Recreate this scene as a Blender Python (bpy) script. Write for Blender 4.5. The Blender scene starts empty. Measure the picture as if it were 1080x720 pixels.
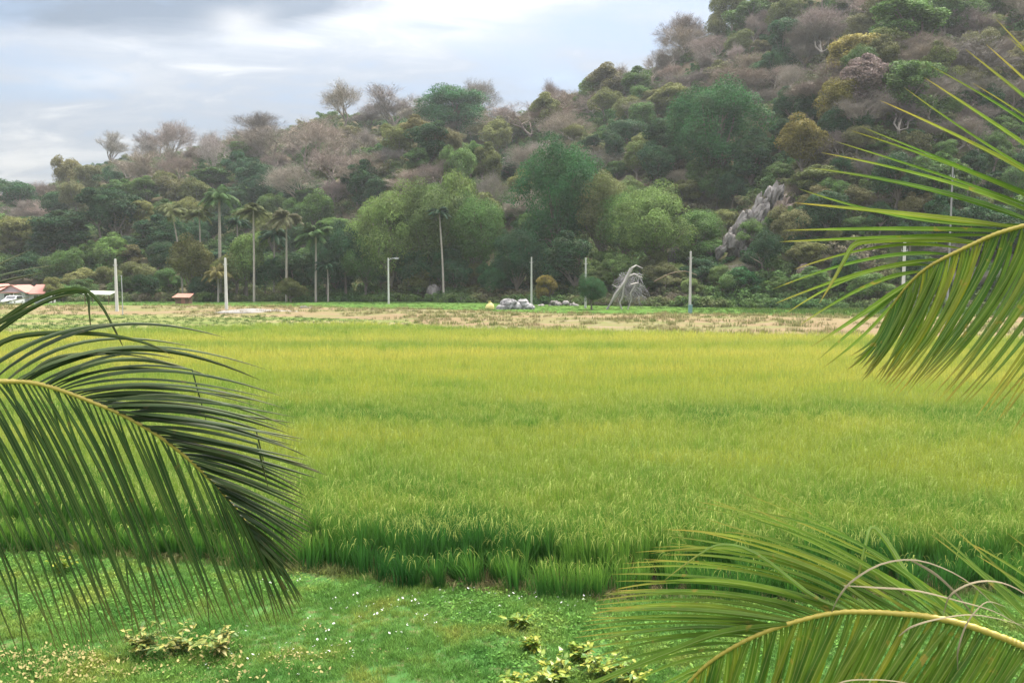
import bpy, math, random
import numpy as np
from math import radians as R_, sin, cos, pi, tan, atan

random.seed(7)
rng = np.random.default_rng(7)
SC = bpy.context.scene
COL = SC.collection

# ------------------------------------------------------------------ camera
CAMZ = 4.5
F_PX = 900.0
HORIZON = 290.0
TH = atan((360 - HORIZON) / F_PX)
cam = bpy.data.objects.new('camera', bpy.data.cameras.new('camera'))
COL.objects.link(cam)
cam.location = (0, 0, CAMZ)
cam.rotation_euler = (pi / 2 - TH, 0, 0)
cam.data.sensor_width = 36.0
cam.data.lens = 36.0 * F_PX / 1080.0
cam.data.clip_start = 0.05
cam.data.clip_end = 6000
SC.camera = cam


def P(px, py, d):
    a = (px - 540) / F_PX
    b = (360 - py) / F_PX
    return np.array((d * a, d * (cos(TH) + b * sin(TH)), CAMZ + d * (b * cos(TH) - sin(TH))))


def z_at(py, Y):
    b = (360 - py) / F_PX
    return CAMZ + Y * (b * cos(TH) - sin(TH)) / (cos(TH) + b * sin(TH))


def x_at(px, py, Y):
    b = (360 - py) / F_PX
    return Y / (cos(TH) + b * sin(TH)) * (px - 540) / F_PX


def ground_pt(px, py, z=0.0):
    b = (360 - py) / F_PX
    k = (b * cos(TH) - sin(TH)) / (cos(TH) + b * sin(TH))
    Y = (z - CAMZ) / k
    return np.array((x_at(px, py, Y), Y, z))


def project(p):
    x, y, z = p
    z = z - CAMZ
    f = y * cos(TH) - z * sin(TH)
    u = y * sin(TH) + z * cos(TH)
    return 540 + F_PX * x / f, 360 - F_PX * u / f


# ------------------------------------------------------------------ mesh helpers
class MB:
    """collects vertices and faces, all linked as one mesh object"""

    def __init__(self):
        self.v, self.f, self.m, self.n = [], [], [], 0
        self.attr = {}

    def add(self, verts, faces, mat=0, **attrs):
        verts = np.asarray(verts, dtype=float).reshape(-1, 3)
        faces = np.asarray(faces, dtype=np.int64)
        self.v.append(verts)
        self.f.append(faces + self.n)
        self.m.append(np.full(len(faces), mat, dtype=np.int32))
        for k, a in attrs.items():
            self.attr.setdefault(k, []).append((self.n, np.asarray(a, dtype=float)))
        self.n += len(verts)

    def mesh(self, name, mats, smooth=True):
        me = bpy.data.meshes.new(name)
        V = np.concatenate(self.v)
        me.vertices.add(len(V))
        me.vertices.foreach_set('co', V.astype(np.float32).ravel())
        loops, starts, totals, mi = [], [], [], []
        s = 0
        for f, m in zip(self.f, self.m):
            k = f.shape[1]
            loops.append(f.ravel())
            starts.append(s + np.arange(len(f)) * k)
            totals.append(np.full(len(f), k))
            mi.append(m)
            s += f.size
        L = np.concatenate(loops).astype(np.int32)
        me.loops.add(len(L))
        me.loops.foreach_set('vertex_index', L)
        st = np.concatenate(starts).astype(np.int32)
        me.polygons.add(len(st))
        me.polygons.foreach_set('loop_start', st)
        me.polygons.foreach_set('loop_total', np.concatenate(totals).astype(np.int32))
        me.polygons.foreach_set('material_index', np.concatenate(mi).astype(np.int32))
        me.polygons.foreach_set('use_smooth', np.full(len(st), smooth, dtype=bool))
        for k, lst in self.attr.items():
            arr = np.zeros(len(V), dtype=np.float32)
            for n0, a in lst:
                arr[n0:n0 + len(a)] = a
            at = me.attributes.new(k, 'FLOAT', 'POINT')
            at.data.foreach_set('value', arr)
        for m in (mats if isinstance(mats, (list, tuple)) else [mats]):
            me.materials.append(m)
        me.update(calc_edges=True)
        me.validate()
        return me

    def build(self, name, mats, parent=None, smooth=True, loc=None):
        return link(name, self.mesh(name, mats, smooth), parent, loc)


def link(name, data, parent=None, loc=None):
    o = bpy.data.objects.new(name, data)
    COL.objects.link(o)
    if parent is not None:
        o.parent = parent
    if loc is not None:
        o.location = tuple(loc)
    return o


def tag(o, label=None, cat=None, group=None, kind=None):
    if label: o['label'] = label
    if cat: o['category'] = cat
    if group: o['group'] = group
    if kind: o['kind'] = kind
    return o


def empty(name, loc, label, cat, group=None, rz=0, scale=1):
    o = link(name, None, None, loc)
    o.rotation_euler = (0, 0, rz)
    o.scale = (scale,) * 3 if np.isscalar(scale) else scale
    return tag(o, label, cat, group)


def nrm(v):
    v = np.asarray(v, dtype=float)
    return v / (np.linalg.norm(v, axis=-1, keepdims=True) + 1e-9)


def tube(mb, pts, radii, sides=6, mat=0, cap=True):
    pts = np.asarray(pts, dtype=float)
    n = len(pts)
    radii = np.broadcast_to(np.asarray(radii, dtype=float), (n,))
    T = nrm(np.gradient(pts, axis=0))
    ref = np.array((0, 0, 1.0)) if abs(T[0][2]) < 0.9 else np.array((1.0, 0, 0))
    vs = []
    a = np.arange(sides) * 2 * pi / sides
    for i in range(n):
        u = nrm(np.cross(T[i], ref))
        w = np.cross(u, T[i])
        vs.append(pts[i] + radii[i] * (np.cos(a)[:, None] * u + np.sin(a)[:, None] * w))
    fs = []
    for i in range(n - 1):
        for k in range(sides):
            k2 = (k + 1) % sides
            fs.append((i * sides + k, i * sides + k2, (i + 1) * sides + k2, (i + 1) * sides + k))
    mb.add(np.concatenate(vs), fs, mat)
    if cap and sides == 4:
        mb.add(vs[-1], [(0, 1, 2, 3)], mat)
    elif cap:
        c = np.vstack([vs[-1], pts[-1:]])
        mb.add(c, [(k, (k + 1) % sides, sides) for k in range(sides)], mat)


def box(mb, c, s, mat=0, rz=0.0):
    x, y, z = [q / 2 for q in s]
    v = np.array([(-x, -y, -z), (x, -y, -z), (x, y, -z), (-x, y, -z), (-x, -y, z), (x, -y, z), (x, y, z), (-x, y, z)])
    if rz:
        cr, sr = cos(rz), sin(rz)
        v = np.stack([v[:, 0] * cr - v[:, 1] * sr, v[:, 0] * sr + v[:, 1] * cr, v[:, 2]], 1)
    mb.add(v + np.asarray(c), [(0, 3, 2, 1), (4, 5, 6, 7), (0, 1, 5, 4), (1, 2, 6, 5), (2, 3, 7, 6), (3, 0, 4, 7)], mat)


def catmull(pts, n):
    pts = np.asarray(pts, dtype=float)
    q = np.vstack([2 * pts[0] - pts[1], pts, 2 * pts[-1] - pts[-2]])
    out = []
    m = len(pts) - 1
    for s in np.linspace(0, m - 1e-6, n):
        i = int(s)
        t = s - i
        p0, p1, p2, p3 = q[i], q[i + 1], q[i + 2], q[i + 3]
        out.append(0.5 * (2 * p1 + (p2 - p0) * t + (2 * p0 - 5 * p1 + 4 * p2 - p3) * t * t + (3 * p1 - p0 - 3 * p2 + p3) * t ** 3))
    return np.array(out)


# ------------------------------------------------------------------ noise (numpy)
def vnoise(x, y, seed=0):
    x = np.asarray(x, dtype=float); y = np.asarray(y, dtype=float)
    xi = np.floor(x).astype(np.int64); yi = np.floor(y).astype(np.int64)
    xf = x - xi; yf = y - yi
    u = xf * xf * (3 - 2 * xf); v = yf * yf * (3 - 2 * yf)

    def h(a, b):
        n = (a * 374761393 + b * 668265263 + seed * 982451653) & 0x7fffffff
        n = ((n ^ (n >> 13)) * 1274126177) & 0x7fffffff
        return ((n ^ (n >> 16)) & 0xffff) / 65535.0
    return (h(xi, yi) * (1 - u) + h(xi + 1, yi) * u) * (1 - v) + (h(xi, yi + 1) * (1 - u) + h(xi + 1, yi + 1) * u) * v


def fbm(x, y, seed=0, o=4):
    s, a, t = 0, 1.0, 0
    for i in range(o):
        s = s + a * vnoise(np.asarray(x) * 2 ** i, np.asarray(y) * 2 ** i, seed + i)
        t += a
        a *= 0.5
    return s / t


# ------------------------------------------------------------------ materials
class NT:
    def __init__(self, mat):
        self.t = mat.node_tree
        self.n = self.t.nodes
        self.l = self.t.links

    def new(self, typ, **kw):
        nd = self.n.new(typ)
        for k, v in kw.items():
            setattr(nd, k, v)
        return nd

    def link(self, a, b):
        self.l.new(a, b)

    def math(self, op, a, b=None, clamp=False):
        m = self.new('ShaderNodeMath', operation=op, use_clamp=clamp)
        for i, q in enumerate((a, b)):
            if q is None: continue
            if isinstance(q, (int, float)): m.inputs[i].default_value = q
            else: self.link(q, m.inputs[i])
        return m.outputs[0]

    def mix(self, fac, a, b, blend='MIX'):
        m = self.new('ShaderNodeMix', data_type='RGBA', blend_type=blend)
        for i, q in ((0, fac), (6, a), (7, b)):
            if isinstance(q, (int, float)): m.inputs[i].default_value = q
            elif isinstance(q, tuple): m.inputs[i].default_value = (*q[:3], 1)
            else: self.link(q, m.inputs[i])
        return m.outputs[2]

    def noise(self, scale, detail=4, vec=None, rough=0.55, dim='3D'):
        m = self.new('ShaderNodeTexNoise', noise_dimensions=dim)
        m.inputs['Scale'].default_value = scale
        m.inputs['Detail'].default_value = detail
        m.inputs['Roughness'].default_value = rough
        if vec is not None: self.link(vec, m.inputs['Vector'])
        return m.outputs[0]

    def ramp(self, fac, stops, interp='LINEAR'):
        r = self.new('ShaderNodeValToRGB')
        r.color_ramp.interpolation = interp
        e = r.color_ramp.elements
        while len(e) < len(stops): e.new(0.5)
        for i, (p, c) in enumerate(stops):
            e[i].position = p
            e[i].color = (*c[:3], 1) if isinstance(c, tuple) else (c, c, c, 1)
        self.link(fac, r.inputs[0])
        return r.outputs[0]

    def maprange(self, v, a, b, c, d):
        m = self.new('ShaderNodeMapRange')
        for i, q in enumerate((a, b, c, d)): m.inputs[i + 1].default_value = q
        self.link(v, m.inputs[0])
        return m.outputs[0]

    def pos(self, scale=(1, 1, 1)):
        g = self.new('ShaderNodeNewGeometry')
        mp = self.new('ShaderNodeMapping')
        mp.inputs['Scale'].default_value = scale
        self.link(g.outputs['Position'], mp.inputs['Vector'])
        return mp.outputs[0]

    def obj(self, scale=(1, 1, 1)):
        g = self.new('ShaderNodeTexCoord')
        mp = self.new('ShaderNodeMapping')
        mp.inputs['Scale'].default_value = scale
        self.link(g.outputs['Object'], mp.inputs['Vector'])
        return mp.outputs[0]


def mat_base(name):
    m = bpy.data.materials.new(name)
    m.use_nodes = True
    t = NT(m)
    t.n.clear()
    t.out = t.new('ShaderNodeOutputMaterial')
    return m, t


def leaf_shader(t, col, trans=0.3, rough=0.5, spec=0.3, tcol=None):
    p = t.new('ShaderNodeBsdfPrincipled')
    p.inputs['Roughness'].default_value = rough
    p.inputs['Specular IOR Level'].default_value = spec
    tr = t.new('ShaderNodeBsdfTranslucent')
    for s, c in ((p.inputs['Base Color'], col), (tr.inputs['Color'], tcol if tcol is not None else col)):
        if isinstance(c, tuple): s.default_value = (*c[:3], 1)
        else: t.link(c, s)
    mx = t.new('ShaderNodeMixShader')
    mx.inputs[0].default_value = trans
    t.link(p.outputs[0], mx.inputs[1]); t.link(tr.outputs[0], mx.inputs[2])
    t.link(mx.outputs[0], t.out.inputs[0])


def solid(name, col, rough=0.8, var=0.25, scale=3.0, metallic=0.0, bump=0.0):
    m, t = mat_base(name)
    v = t.obj()
    n = t.noise(scale, 5, v)
    c = t.mix(t.math('MULTIPLY', n, 1.0), tuple(q * (1 - var) for q in col), tuple(min(1, q * (1 + var)) for q in col))
    p = t.new('ShaderNodeBsdfPrincipled')
    p.inputs['Roughness'].default_value = rough
    p.inputs['Metallic'].default_value = metallic
    t.link(c, p.inputs['Base Color'])
    if bump:
        b = t.new('ShaderNodeBump')
        b.inputs['Strength'].default_value = bump
        b.inputs['Distance'].default_value = 0.1
        t.link(t.noise(scale * 4, 6, v), b.inputs['Height'])
        t.link(b.outputs[0], p.inputs['Normal'])
    t.link(p.outputs[0], t.out.inputs[0])
    return m


def mat_tree_leaf(name, trans=0.3):
    """leaf colour comes from the object's own colour, with variation from leaf to leaf and clump to clump"""
    m, t = mat_base(name)
    oi = t.new('ShaderNodeObjectInfo')
    g = t.new('ShaderNodeNewGeometry')
    isl = g.outputs['Random Per Island']
    v = t.math('ADD', t.math('MULTIPLY', isl, 0.6), 0.7)
    n = t.noise(0.55, 3, t.obj())
    v2 = t.math('MULTIPLY', v, t.maprange(n, 0.32, 0.68, 0.6, 1.4))
    c = t.new('ShaderNodeVectorMath', operation='SCALE')
    t.link(oi.outputs['Color'], c.inputs[0]); t.link(v2, c.inputs['Scale'])
    warm = t.mix(t.maprange(t.noise(0.9, 2, t.obj()), 0.45, 0.75, 0.0, 0.35), c.outputs[0], (0.11, 0.085, 0.04))
    leaf_shader(t, warm, trans, 0.65, 0.12)
    return m


def mat_objcol(name, rough=0.85, var=0.35, scale=2.0):
    m, t = mat_base(name)
    oi = t.new('ShaderNodeObjectInfo')
    n = t.noise(scale, 4, t.obj())
    c = t.new('ShaderNodeVectorMath', operation='SCALE')
    t.link(oi.outputs['Color'], c.inputs[0]); t.link(t.maprange(n, 0.2, 0.8, 1 - var, 1 + var), c.inputs['Scale'])
    p = t.new('ShaderNodeBsdfPrincipled')
    p.inputs['Roughness'].default_value = rough
    t.link(c.outputs[0], p.inputs['Base Color'])
    t.link(p.outputs[0], t.out.inputs[0])
    return m


M_LEAF = mat_tree_leaf('tree_leaf')
M_TWIG = mat_objcol('twig')
M_BARK = solid('bark', (0.17, 0.14, 0.115), 0.9, 0.4, 4.0)
M_PALMBARK = solid('palm_bark', (0.30, 0.27, 0.235), 0.9, 0.3, 3.0)

# ------------------------------------------------------------------ world, sun
W = bpy.data.worlds.new('World')
SC.world = W
W.use_nodes = True
t = NT(W)
t.n.clear()
wo = t.new('ShaderNodeOutputWorld')
bg = t.new('ShaderNodeBackground')
SKY_STRENGTH = 0.10
bg.inputs['Strength'].default_value = SKY_STRENGTH
SUN_EL, SUN_AZ = 58.0, 35.0          # azimuth measured from +Y towards +X
sky = t.new('ShaderNodeTexSky', sky_type='NISHITA')
sky.sun_disc = False
sky.sun_elevation = R_(SUN_EL)
sky.sun_rotation = R_(SUN_AZ)
sky.air_density = 1.0
sky.dust_density = 1.5
tc = t.new('ShaderNodeTexCoord')
sep = t.new('ShaderNodeSeparateXYZ')
t.link(tc.outputs['Generated'], sep.inputs[0])
X, Y_, Z = sep.outputs
# cloud deck: directions projected on a layer overhead
den = t.math('ADD', t.math('MAXIMUM', Z, 0.0), 0.16)
cmb = t.new('ShaderNodeCombineXYZ')
t.link(t.math('DIVIDE', X, den), cmb.inputs[0]); t.link(t.math('DIVIDE', Y_, den), cmb.inputs[1])
mp1 = t.new('ShaderNodeMapping'); mp1.inputs['Location'].default_value = (0.35, 0.9, 0.0); mp1.inputs['Scale'].default_value = (0.8, 1.25, 1)
t.link(cmb.outputs[0], mp1.inputs[0])
warp = t.noise(1.1, 3, mp1.outputs[0])
wv = t.new('ShaderNodeVectorMath', operation='ADD')
wc = t.new('ShaderNodeCombineXYZ'); t.link(t.math('MULTIPLY', warp, 0.9), wc.inputs[0]); t.link(t.math('MULTIPLY', warp, 0.5), wc.inputs[1])
t.link(mp1.outputs[0], wv.inputs[0]); t.link(wc.outputs[0], wv.inputs[1])
big = t.noise(0.75, 6, wv.outputs[0], 0.58)
fine = t.noise(2.4, 7, wv.outputs[0], 0.62)
fine2 = t.noise(5.0, 6, wv.outputs[0], 0.6)
dens = t.math('ADD', t.math('MULTIPLY', big, 0.62), t.math('MULTIPLY', fine, 0.38))
# a long low cloud bank overhead on the left (real cloud, fixed in the sky's directions)
yy = t.math('MAXIMUM', Y_, 0.05)
U = t.math('DIVIDE', X, yy)
V = t.math('DIVIDE', Z, yy)


def blob(u0, v0, su, sv, wk=5.0):
    a = t.math('DIVIDE', t.math('SUBTRACT', U, u0), su)
    b = t.math('DIVIDE', t.math('SUBTRACT', V, v0), sv)
    wob = t.math('MULTIPLY', t.math('SUBTRACT', t.math('ADD', t.math('MULTIPLY', fine, 0.5), t.math('MULTIPLY', fine2, 0.5)), 0.47), wk)
    r2 = t.math('ADD', t.math('ADD', t.math('MULTIPLY', a, a), t.math('MULTIPLY', b, b)), wob)
    return t.math('POWER', 2.718, t.math('MULTIPLY', t.math('MAXIMUM', r2, 0.0), -1.0))


bank = t.math('ADD', blob(-0.50, 0.325, 0.36, 0.048, 2.2), blob(-0.26, 0.318, 0.13, 0.03, 2.2), True)
wobb = t.math('SUBTRACT', t.math('ADD', t.math('MULTIPLY', fine, 0.5), t.math('MULTIPLY', fine2, 0.5)), 0.48)
ee = t.math('SUBTRACT', t.math('ADD', V, t.math('MULTIPLY', wobb, 0.11)), t.math('MULTIPLY', t.math('MAXIMUM', t.math('ADD', U, 0.27), 0.0), 0.30))
bank = t.math('MULTIPLY', t.maprange(ee, 0.268, 0.296, 0.0, 1.0), t.maprange(V, 0.45, 0.65, 1.0, 0.0))
bank2 = blob(0.02, 0.21, 0.16, 0.07)
bright = t.math('ADD', blob(-0.075, 0.29, 0.085, 0.03), t.math('MULTIPLY', blob(-0.31, 0.288, 0.035, 0.018), 1.0), True)
bright2 = t.math('ADD', blob(-0.47, 0.225, 0.075, 0.016), blob(-0.58, 0.13, 0.1, 0.03), True)
bright = t.math('ADD', bright, t.math('MULTIPLY', bright2, 0.7), True)
bright = t.math('MULTIPLY', bright, t.maprange(t.math('ADD', t.math('MULTIPLY', fine, 0.6), t.math('MULTIPLY', fine2, 0.4)), 0.40, 0.56, 0.12, 1.0), True)
cloudcol = t.ramp(dens, [(0.40, (2.7, 3.4, 4.6)), (0.46, (4.1, 4.75, 5.9)), (0.53, (5.9, 6.3, 7.0)), (0.59, (9.2, 9.2, 9.2))])
cloudcol = t.mix(t.math('MULTIPLY', bank, 0.9, True), cloudcol, (1.75, 2.3, 3.15))
cloudcol = t.mix(t.maprange(Z, 0.4, 0.8, 0.0, 0.9), cloudcol, (6.6, 6.4, 6.0))
cloudcol = t.mix(t.math('MULTIPLY', bank2, 0.45), cloudcol, (4.6, 5.2, 6.2))
cloudcol = t.mix(t.math('MULTIPLY', bright, 0.95), cloudcol, (9.6, 9.4, 9.2))
zz2 = t.math('MULTIPLY', t.math('MAXIMUM', Z, 0.0), t.math('MAXIMUM', Z, 0.0))
lift = t.math('MULTIPLY', t.math('ADD', t.math('MULTIPLY', zz2, 7.6), 0.58), 0.195)   # overcast sky, its unseen zenith raised further to light the land
SKYMUL = t.new('ShaderNodeVectorMath', operation='SCALE')
t.link(cloudcol, SKYMUL.inputs[0]); t.link(lift, SKYMUL.inputs['Scale'])
cloudcol = SKYMUL.outputs[0]
cover = t.ramp(dens, [(0.25, 0.75), (0.5, 0.97)])
skycol = t.mix(cover, sky.outputs[0], cloudcol)
# below the horizon: dull ground tone
skycol = t.mix(t.maprange(Z, -0.03, 0.0, 1.0, 0.0), skycol, (1.2, 1.3, 0.9))
t.link(skycol, bg.inputs['Color'])
t.link(bg.outputs[0], wo.inputs[0])

sl = bpy.data.lights.new('sun', 'SUN')
sl.energy = 1.5
sl.angle = R_(12)
sl.color = (1.0, 0.93, 0.80)
sun = link('sun', sl)
sd = np.array((sin(R_(SUN_AZ)) * cos(R_(SUN_EL)), cos(R_(SUN_AZ)) * cos(R_(SUN_EL)), sin(R_(SUN_EL))))
from mathutils import Vector, Matrix, Quaternion
sun.rotation_euler = Vector(sd).to_track_quat('Z', 'Y').to_euler()
sun.location = (0, 0, 60)

vs_ = SC.view_settings
vs_.view_transform = 'Standard'
vs_.look = 'None'
vs_.exposure = 2.5
vs_.gamma = 1.0
vs_.use_curve_mapping = False

# ------------------------------------------------------------------ scatter helper (only for uncountable stuff)


def scatter(name, pts, protos, scl, rotz, tilt=None, idx=None, label=None, cat=None):
    n = len(pts)
    me = bpy.data.meshes.new(name)
    me.vertices.add(n)
    me.vertices.foreach_set('co', np.asarray(pts, dtype=np.float32).ravel())
    rot = np.zeros((n, 3), dtype=np.float32)
    rot[:, 2] = rotz
    if tilt is not None:
        rot[:, :2] = tilt
    a = me.attributes.new('rot', 'FLOAT_VECTOR', 'POINT'); a.data.foreach_set('vector', rot.ravel())
    a = me.attributes.new('scl', 'FLOAT_VECTOR', 'POINT')
    s = np.asarray(scl, dtype=np.float32)
    if s.ndim == 1: s = np.stack([s, s, s], 1)
    a.data.foreach_set('vector', np.ascontiguousarray(s).ravel())
    a = me.attributes.new('idx', 'INT', 'POINT')
    a.data.foreach_set('value', (rng.integers(0, len(protos), n) if idx is None else idx).astype(np.int32))
    o = link(name, me)
    ng = bpy.data.node_groups.new(name + '_nodes', 'GeometryNodeTree')
    ng.interface.new_socket('Geometry', in_out='INPUT', socket_type='NodeSocketGeometry')
    ng.interface.new_socket('Geometry', in_out='OUTPUT', socket_type='NodeSocketGeometry')
    N, L = ng.nodes, ng.links
    gi, go = N.new('NodeGroupInput'), N.new('NodeGroupOutput')
    iop = N.new('GeometryNodeInstanceOnPoints')
    jn = N.new('GeometryNodeJoinGeometry')
    for p in reversed(protos):
        oi = N.new('GeometryNodeObjectInfo')
        oi.inputs['Object'].default_value = p
        oi.inputs['As Instance'].default_value = True
        L.new(oi.outputs['Geometry'], jn.inputs[0])

    def attr(nm, typ):
        q = N.new('GeometryNodeInputNamedAttribute')
        q.data_type = typ
        q.inputs['Name'].default_value = nm
        return q.outputs[0]
    L.new(gi.outputs[0], iop.inputs['Points'])
    L.new(jn.outputs[0], iop.inputs['Instance'])
    iop.inputs['Pick Instance'].default_value = True
    L.new(attr('idx', 'INT'), iop.inputs['Instance Index'])
    L.new(attr('rot', 'FLOAT_VECTOR'), iop.inputs['Rotation'])
    L.new(attr('scl', 'FLOAT_VECTOR'), iop.inputs['Scale'])
    L.new(iop.outputs[0], go.inputs[0])
    md = o.modifiers.new('scatter', 'NODES')
    md.node_group = ng
    tag(o, label, cat, None, 'stuff')
    return o


def proto(name, me):
    return bpy.data.objects.new(name, me)      # used only as scatter source, never placed in the scene


# ------------------------------------------------------------------ the lie of the land
EDGE = [(-40, 18.6), (-22, 16.6), (-8.5, 13.9), (-3.05, 12.7), (-1.2, 12.1), (1.33, 11.65), (4.0, 11.6), (7.5, 11.9), (14, 12.6), (40, 16)]
EX = np.array([e[0] for e in EDGE]); EY = np.array([e[1] for e in EDGE])


def field_edge(x):
    return np.interp(x, EX, EY)


def field_far(x, y_guess=60):
    u = np.asarray(x) / y_guess
    return np.interp(u, [-0.7, -0.58, -0.33, -0.2, 0.0, 0.2, 0.45, 0.8], [57, 59, 66, 69, 62, 58, 54, 50])


# hill: ridge seen from the village side, in bearings u = x / Y (px bearing = 540 + 900 u)
SKY_PX = [-400, -150, 0, 40, 60, 110, 150, 200, 240, 290, 350, 410, 470, 500, 520, 535, 560, 580, 610, 640, 660, 690, 710, 760, 820, 900, 1000, 1100, 1300, 1700]
SKY_PY = [225, 218, 214, 212, 198, 174, 164, 160, 146, 142, 122, 124, 118, 114, 126, 132, 116, 108, 101, 90, 83, 72, 56, 32, -25, -70, -125, -160, -170, -150]
RID_PX = [-400, 0, 200, 400, 520, 545, 600, 700, 900, 1100, 1700]
RID_Y = [310, 310, 320, 330, 320, 290, 280, 275, 270, 265, 260]
FOOT_PX = [-400, 0, 400, 520, 640, 720, 800, 1000, 1700]
FOOT_Y = [146, 146, 146, 140, 128, 122, 116, 110, 106]


def hill_h(x, Y):
    x = np.asarray(x, dtype=float); Y = np.asarray(Y, dtype=float)
    px = 540 + 900 * x / Y
    R = np.interp(px, RID_PX, RID_Y)
    F = np.interp(px, FOOT_PX, FOOT_Y)
    S = np.interp(px, SKY_PX, SKY_PY)
    zr = z_at(S, R)
    t = (Y - F) / (R - F)
    tt = np.clip(t, 0, 1)
    prof = tt * (0.75 + 0.25 * tt * (2 - tt)) * (1 - 0.35 * (1 - tt) ** 4) / 1.0
    z = zr * prof
    z = np.where(t > 1, zr * np.maximum(0.25, 1 - 0.45 * (t - 1)), z)
    n = (fbm(x / 32, Y / 32, 3) - 0.5) * 22 + (fbm(x / 11, Y / 11, 9) - 0.5) * 5
    z = z + n * np.clip(t * 4, 0, 1) * np.clip(1.15 - tt, 0.15, 1)
    # spur that runs down from the saddle
    sp = np.exp(-((px - 455) / 95) ** 2 - ((Y - 205) / 38) ** 2) * 15
    sp2 = np.exp(-((px - 930) / 110) ** 2 - ((Y - 160) / 30) ** 2) * 12
    z = z + (sp + sp2)
    return np.where(t <= 0, -0.6 + 0 * z, z - 0.3)


def hill_hit(px, py, y0=104):
    Ys = np.arange(y0, 420, 1.0)
    xs = x_at(px, py, Ys)
    d = z_at(py, Ys) - np.maximum(hill_h(xs, Ys), 0.0)
    k = np.argmax(d <= 0)
    if d[k] > 0: return None
    return np.array((xs[k], Ys[k], max(hill_h(xs[k], Ys[k]), 0.0)))


# ground sheet
def mat_ground():
    m, t = mat_base('field_soil')
    n1 = t.noise(0.6, 6, t.pos())
    n2 = t.noise(7.0, 6, t.pos())
    c = t.mix(n1, (0.035, 0.027, 0.018), (0.075, 0.055, 0.034))
    c = t.mix(t.maprange(n2, 0.45, 0.65, 0, 0.7), c, (0.06, 0.085, 0.03))
    p = t.new('ShaderNodeBsdfPrincipled')
    p.inputs['Roughness'].default_value = 0.95; p.inputs['Specular IOR Level'].default_value = 0.0
    t.link(c, p.inputs['Base Color'])
    b = t.new('ShaderNodeBump'); b.inputs['Strength'].default_value = 0.5; b.inputs['Distance'].default_value = 0.05
    t.link(n2, b.inputs['Height']); t.link(b.outputs[0], p.inputs['Normal'])
    t.link(p.outputs[0], t.out.inputs[0])
    return m


mb = MB()
mb.add([(-690, -60, 0), (690, -60, 0), (690, 640, 0), (-690, 640, 0)], [(0, 1, 2, 3)])
tag(mb.build('ground', mat_ground()), 'brown soil ground under the rice field', 'ground', None, 'structure')


def grid_sheet(name, xs, yfun0, yfun1, ny, zfun, mat, kind='structure', label=None, cat=None):
    V, Fc = [], []
    nx = len(xs)
    for i, x in enumerate(xs):
        ys = np.linspace(yfun0(x), yfun1(x), ny)
        for y in ys: V.append((x, y, 0))
    V = np.array(V)
    V[:, 2] = zfun(V[:, 0], V[:, 1])
    for i in range(nx - 1):
        for j in range(ny - 1):
            a = i * ny + j
            Fc.append((a, a + ny, a + ny + 1, a + 1))
    mb = MB(); mb.add(V, Fc)
    return tag(mb.build(name, mat), label, cat, None, kind)


def mat_lawn():
    m, t = mat_base('lawn_turf')
    n1 = t.noise(0.8, 5, t.pos())
    n2 = t.noise(9.0, 6, t.pos())
    c = t.mix(n1, (0.035, 0.10, 0.03), (0.07, 0.14, 0.035))
    c = t.mix(t.maprange(n2, 0.5, 0.72, 0, 0.8), c, (0.13, 0.10, 0.055))
    p = t.new('ShaderNodeBsdfPrincipled')
    p.inputs['Roughness'].default_value = 0.95; p.inputs['Specular IOR Level'].default_value = 0.0
    t.link(c, p.inputs['Base Color'])
    t.link(p.outputs[0], t.out.inputs[0])
    return m


def lawn_z(x, y):
    return 0.012 + 0.06 * (fbm(x * 0.7, y * 0.7, 21) - 0.4) * np.clip((field_edge(x) - 0.4 - y) * 1.5, 0, 1) + 0.02


grid_sheet('lawn', np.linspace(-24, 24, 97), lambda x: -6.0, lambda x: field_edge(x) - 0.15, 50, lawn_z, mat_lawn(),
           label='short green lawn in front of the rice field', cat='lawn')


def mat_dry():
    m, t = mat_base('dry_bund_earth')
    n1 = t.noise(0.14, 5, t.pos((0.4, 1.6, 1)))
    n2 = t.noise(0.9, 6, t.pos((0.6, 1.5, 1)))
    c = t.ramp(n1, [(0.3, (0.145, 0.115, 0.065)), (0.45, (0.18, 0.14, 0.085)), (0.56, (0.115, 0.135, 0.05)), (0.7, (0.20, 0.16, 0.115))])
    c = t.mix(t.maprange(n2, 0.35, 0.7, 0.0, 0.7), c, (0.17, 0.12, 0.075))
    c = t.mix(t.maprange(t.noise(2.2, 5, t.pos((0.5, 1.2, 1))), 0.62, 0.72, 0.0, 0.7), c, (0.25, 0.23, 0.20))
    p = t.new('ShaderNodeBsdfPrincipled')
    p.inputs['Roughness'].default_value = 0.95; p.inputs['Specular IOR Level'].default_value = 0.0
    t.link(c, p.inputs['Base Color'])
    t.link(p.outputs[0], t.out.inputs[0])
    return m


M_DRY = mat_dry()


def bund_near(x):
    u = np.asarray(x) / 85.0
    return np.maximum(field_far(x), np.interp(u, [-0.8, -0.5, -0.3, -0.12, 0.0], [97, 96, 92, 82, 60]))


def bund_far(x):
    u = np.asarray(x) / 90.0
    return np.interp(u, [-0.8, -0.4, -0.1, 0.05, 0.3, 0.8], [124, 120, 108, 100, 94, 86])


def bund_z(x, y):
    a, b = bund_near(x), bund_far(x)
    s = np.clip((y - a) / (b - a), 0, 1)
    return 0.02 + np.sin(s * pi) ** 0.5 * (0.25 + 0.5 * (fbm(x / 6, y / 3, 31) - 0.3)) + 0.0


grid_sheet('dry_bund', np.linspace(-110, 110, 221), bund_near, bund_far, 14, bund_z, M_DRY, label='dry beige earth bund behind the rice', cat='bund')


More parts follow.
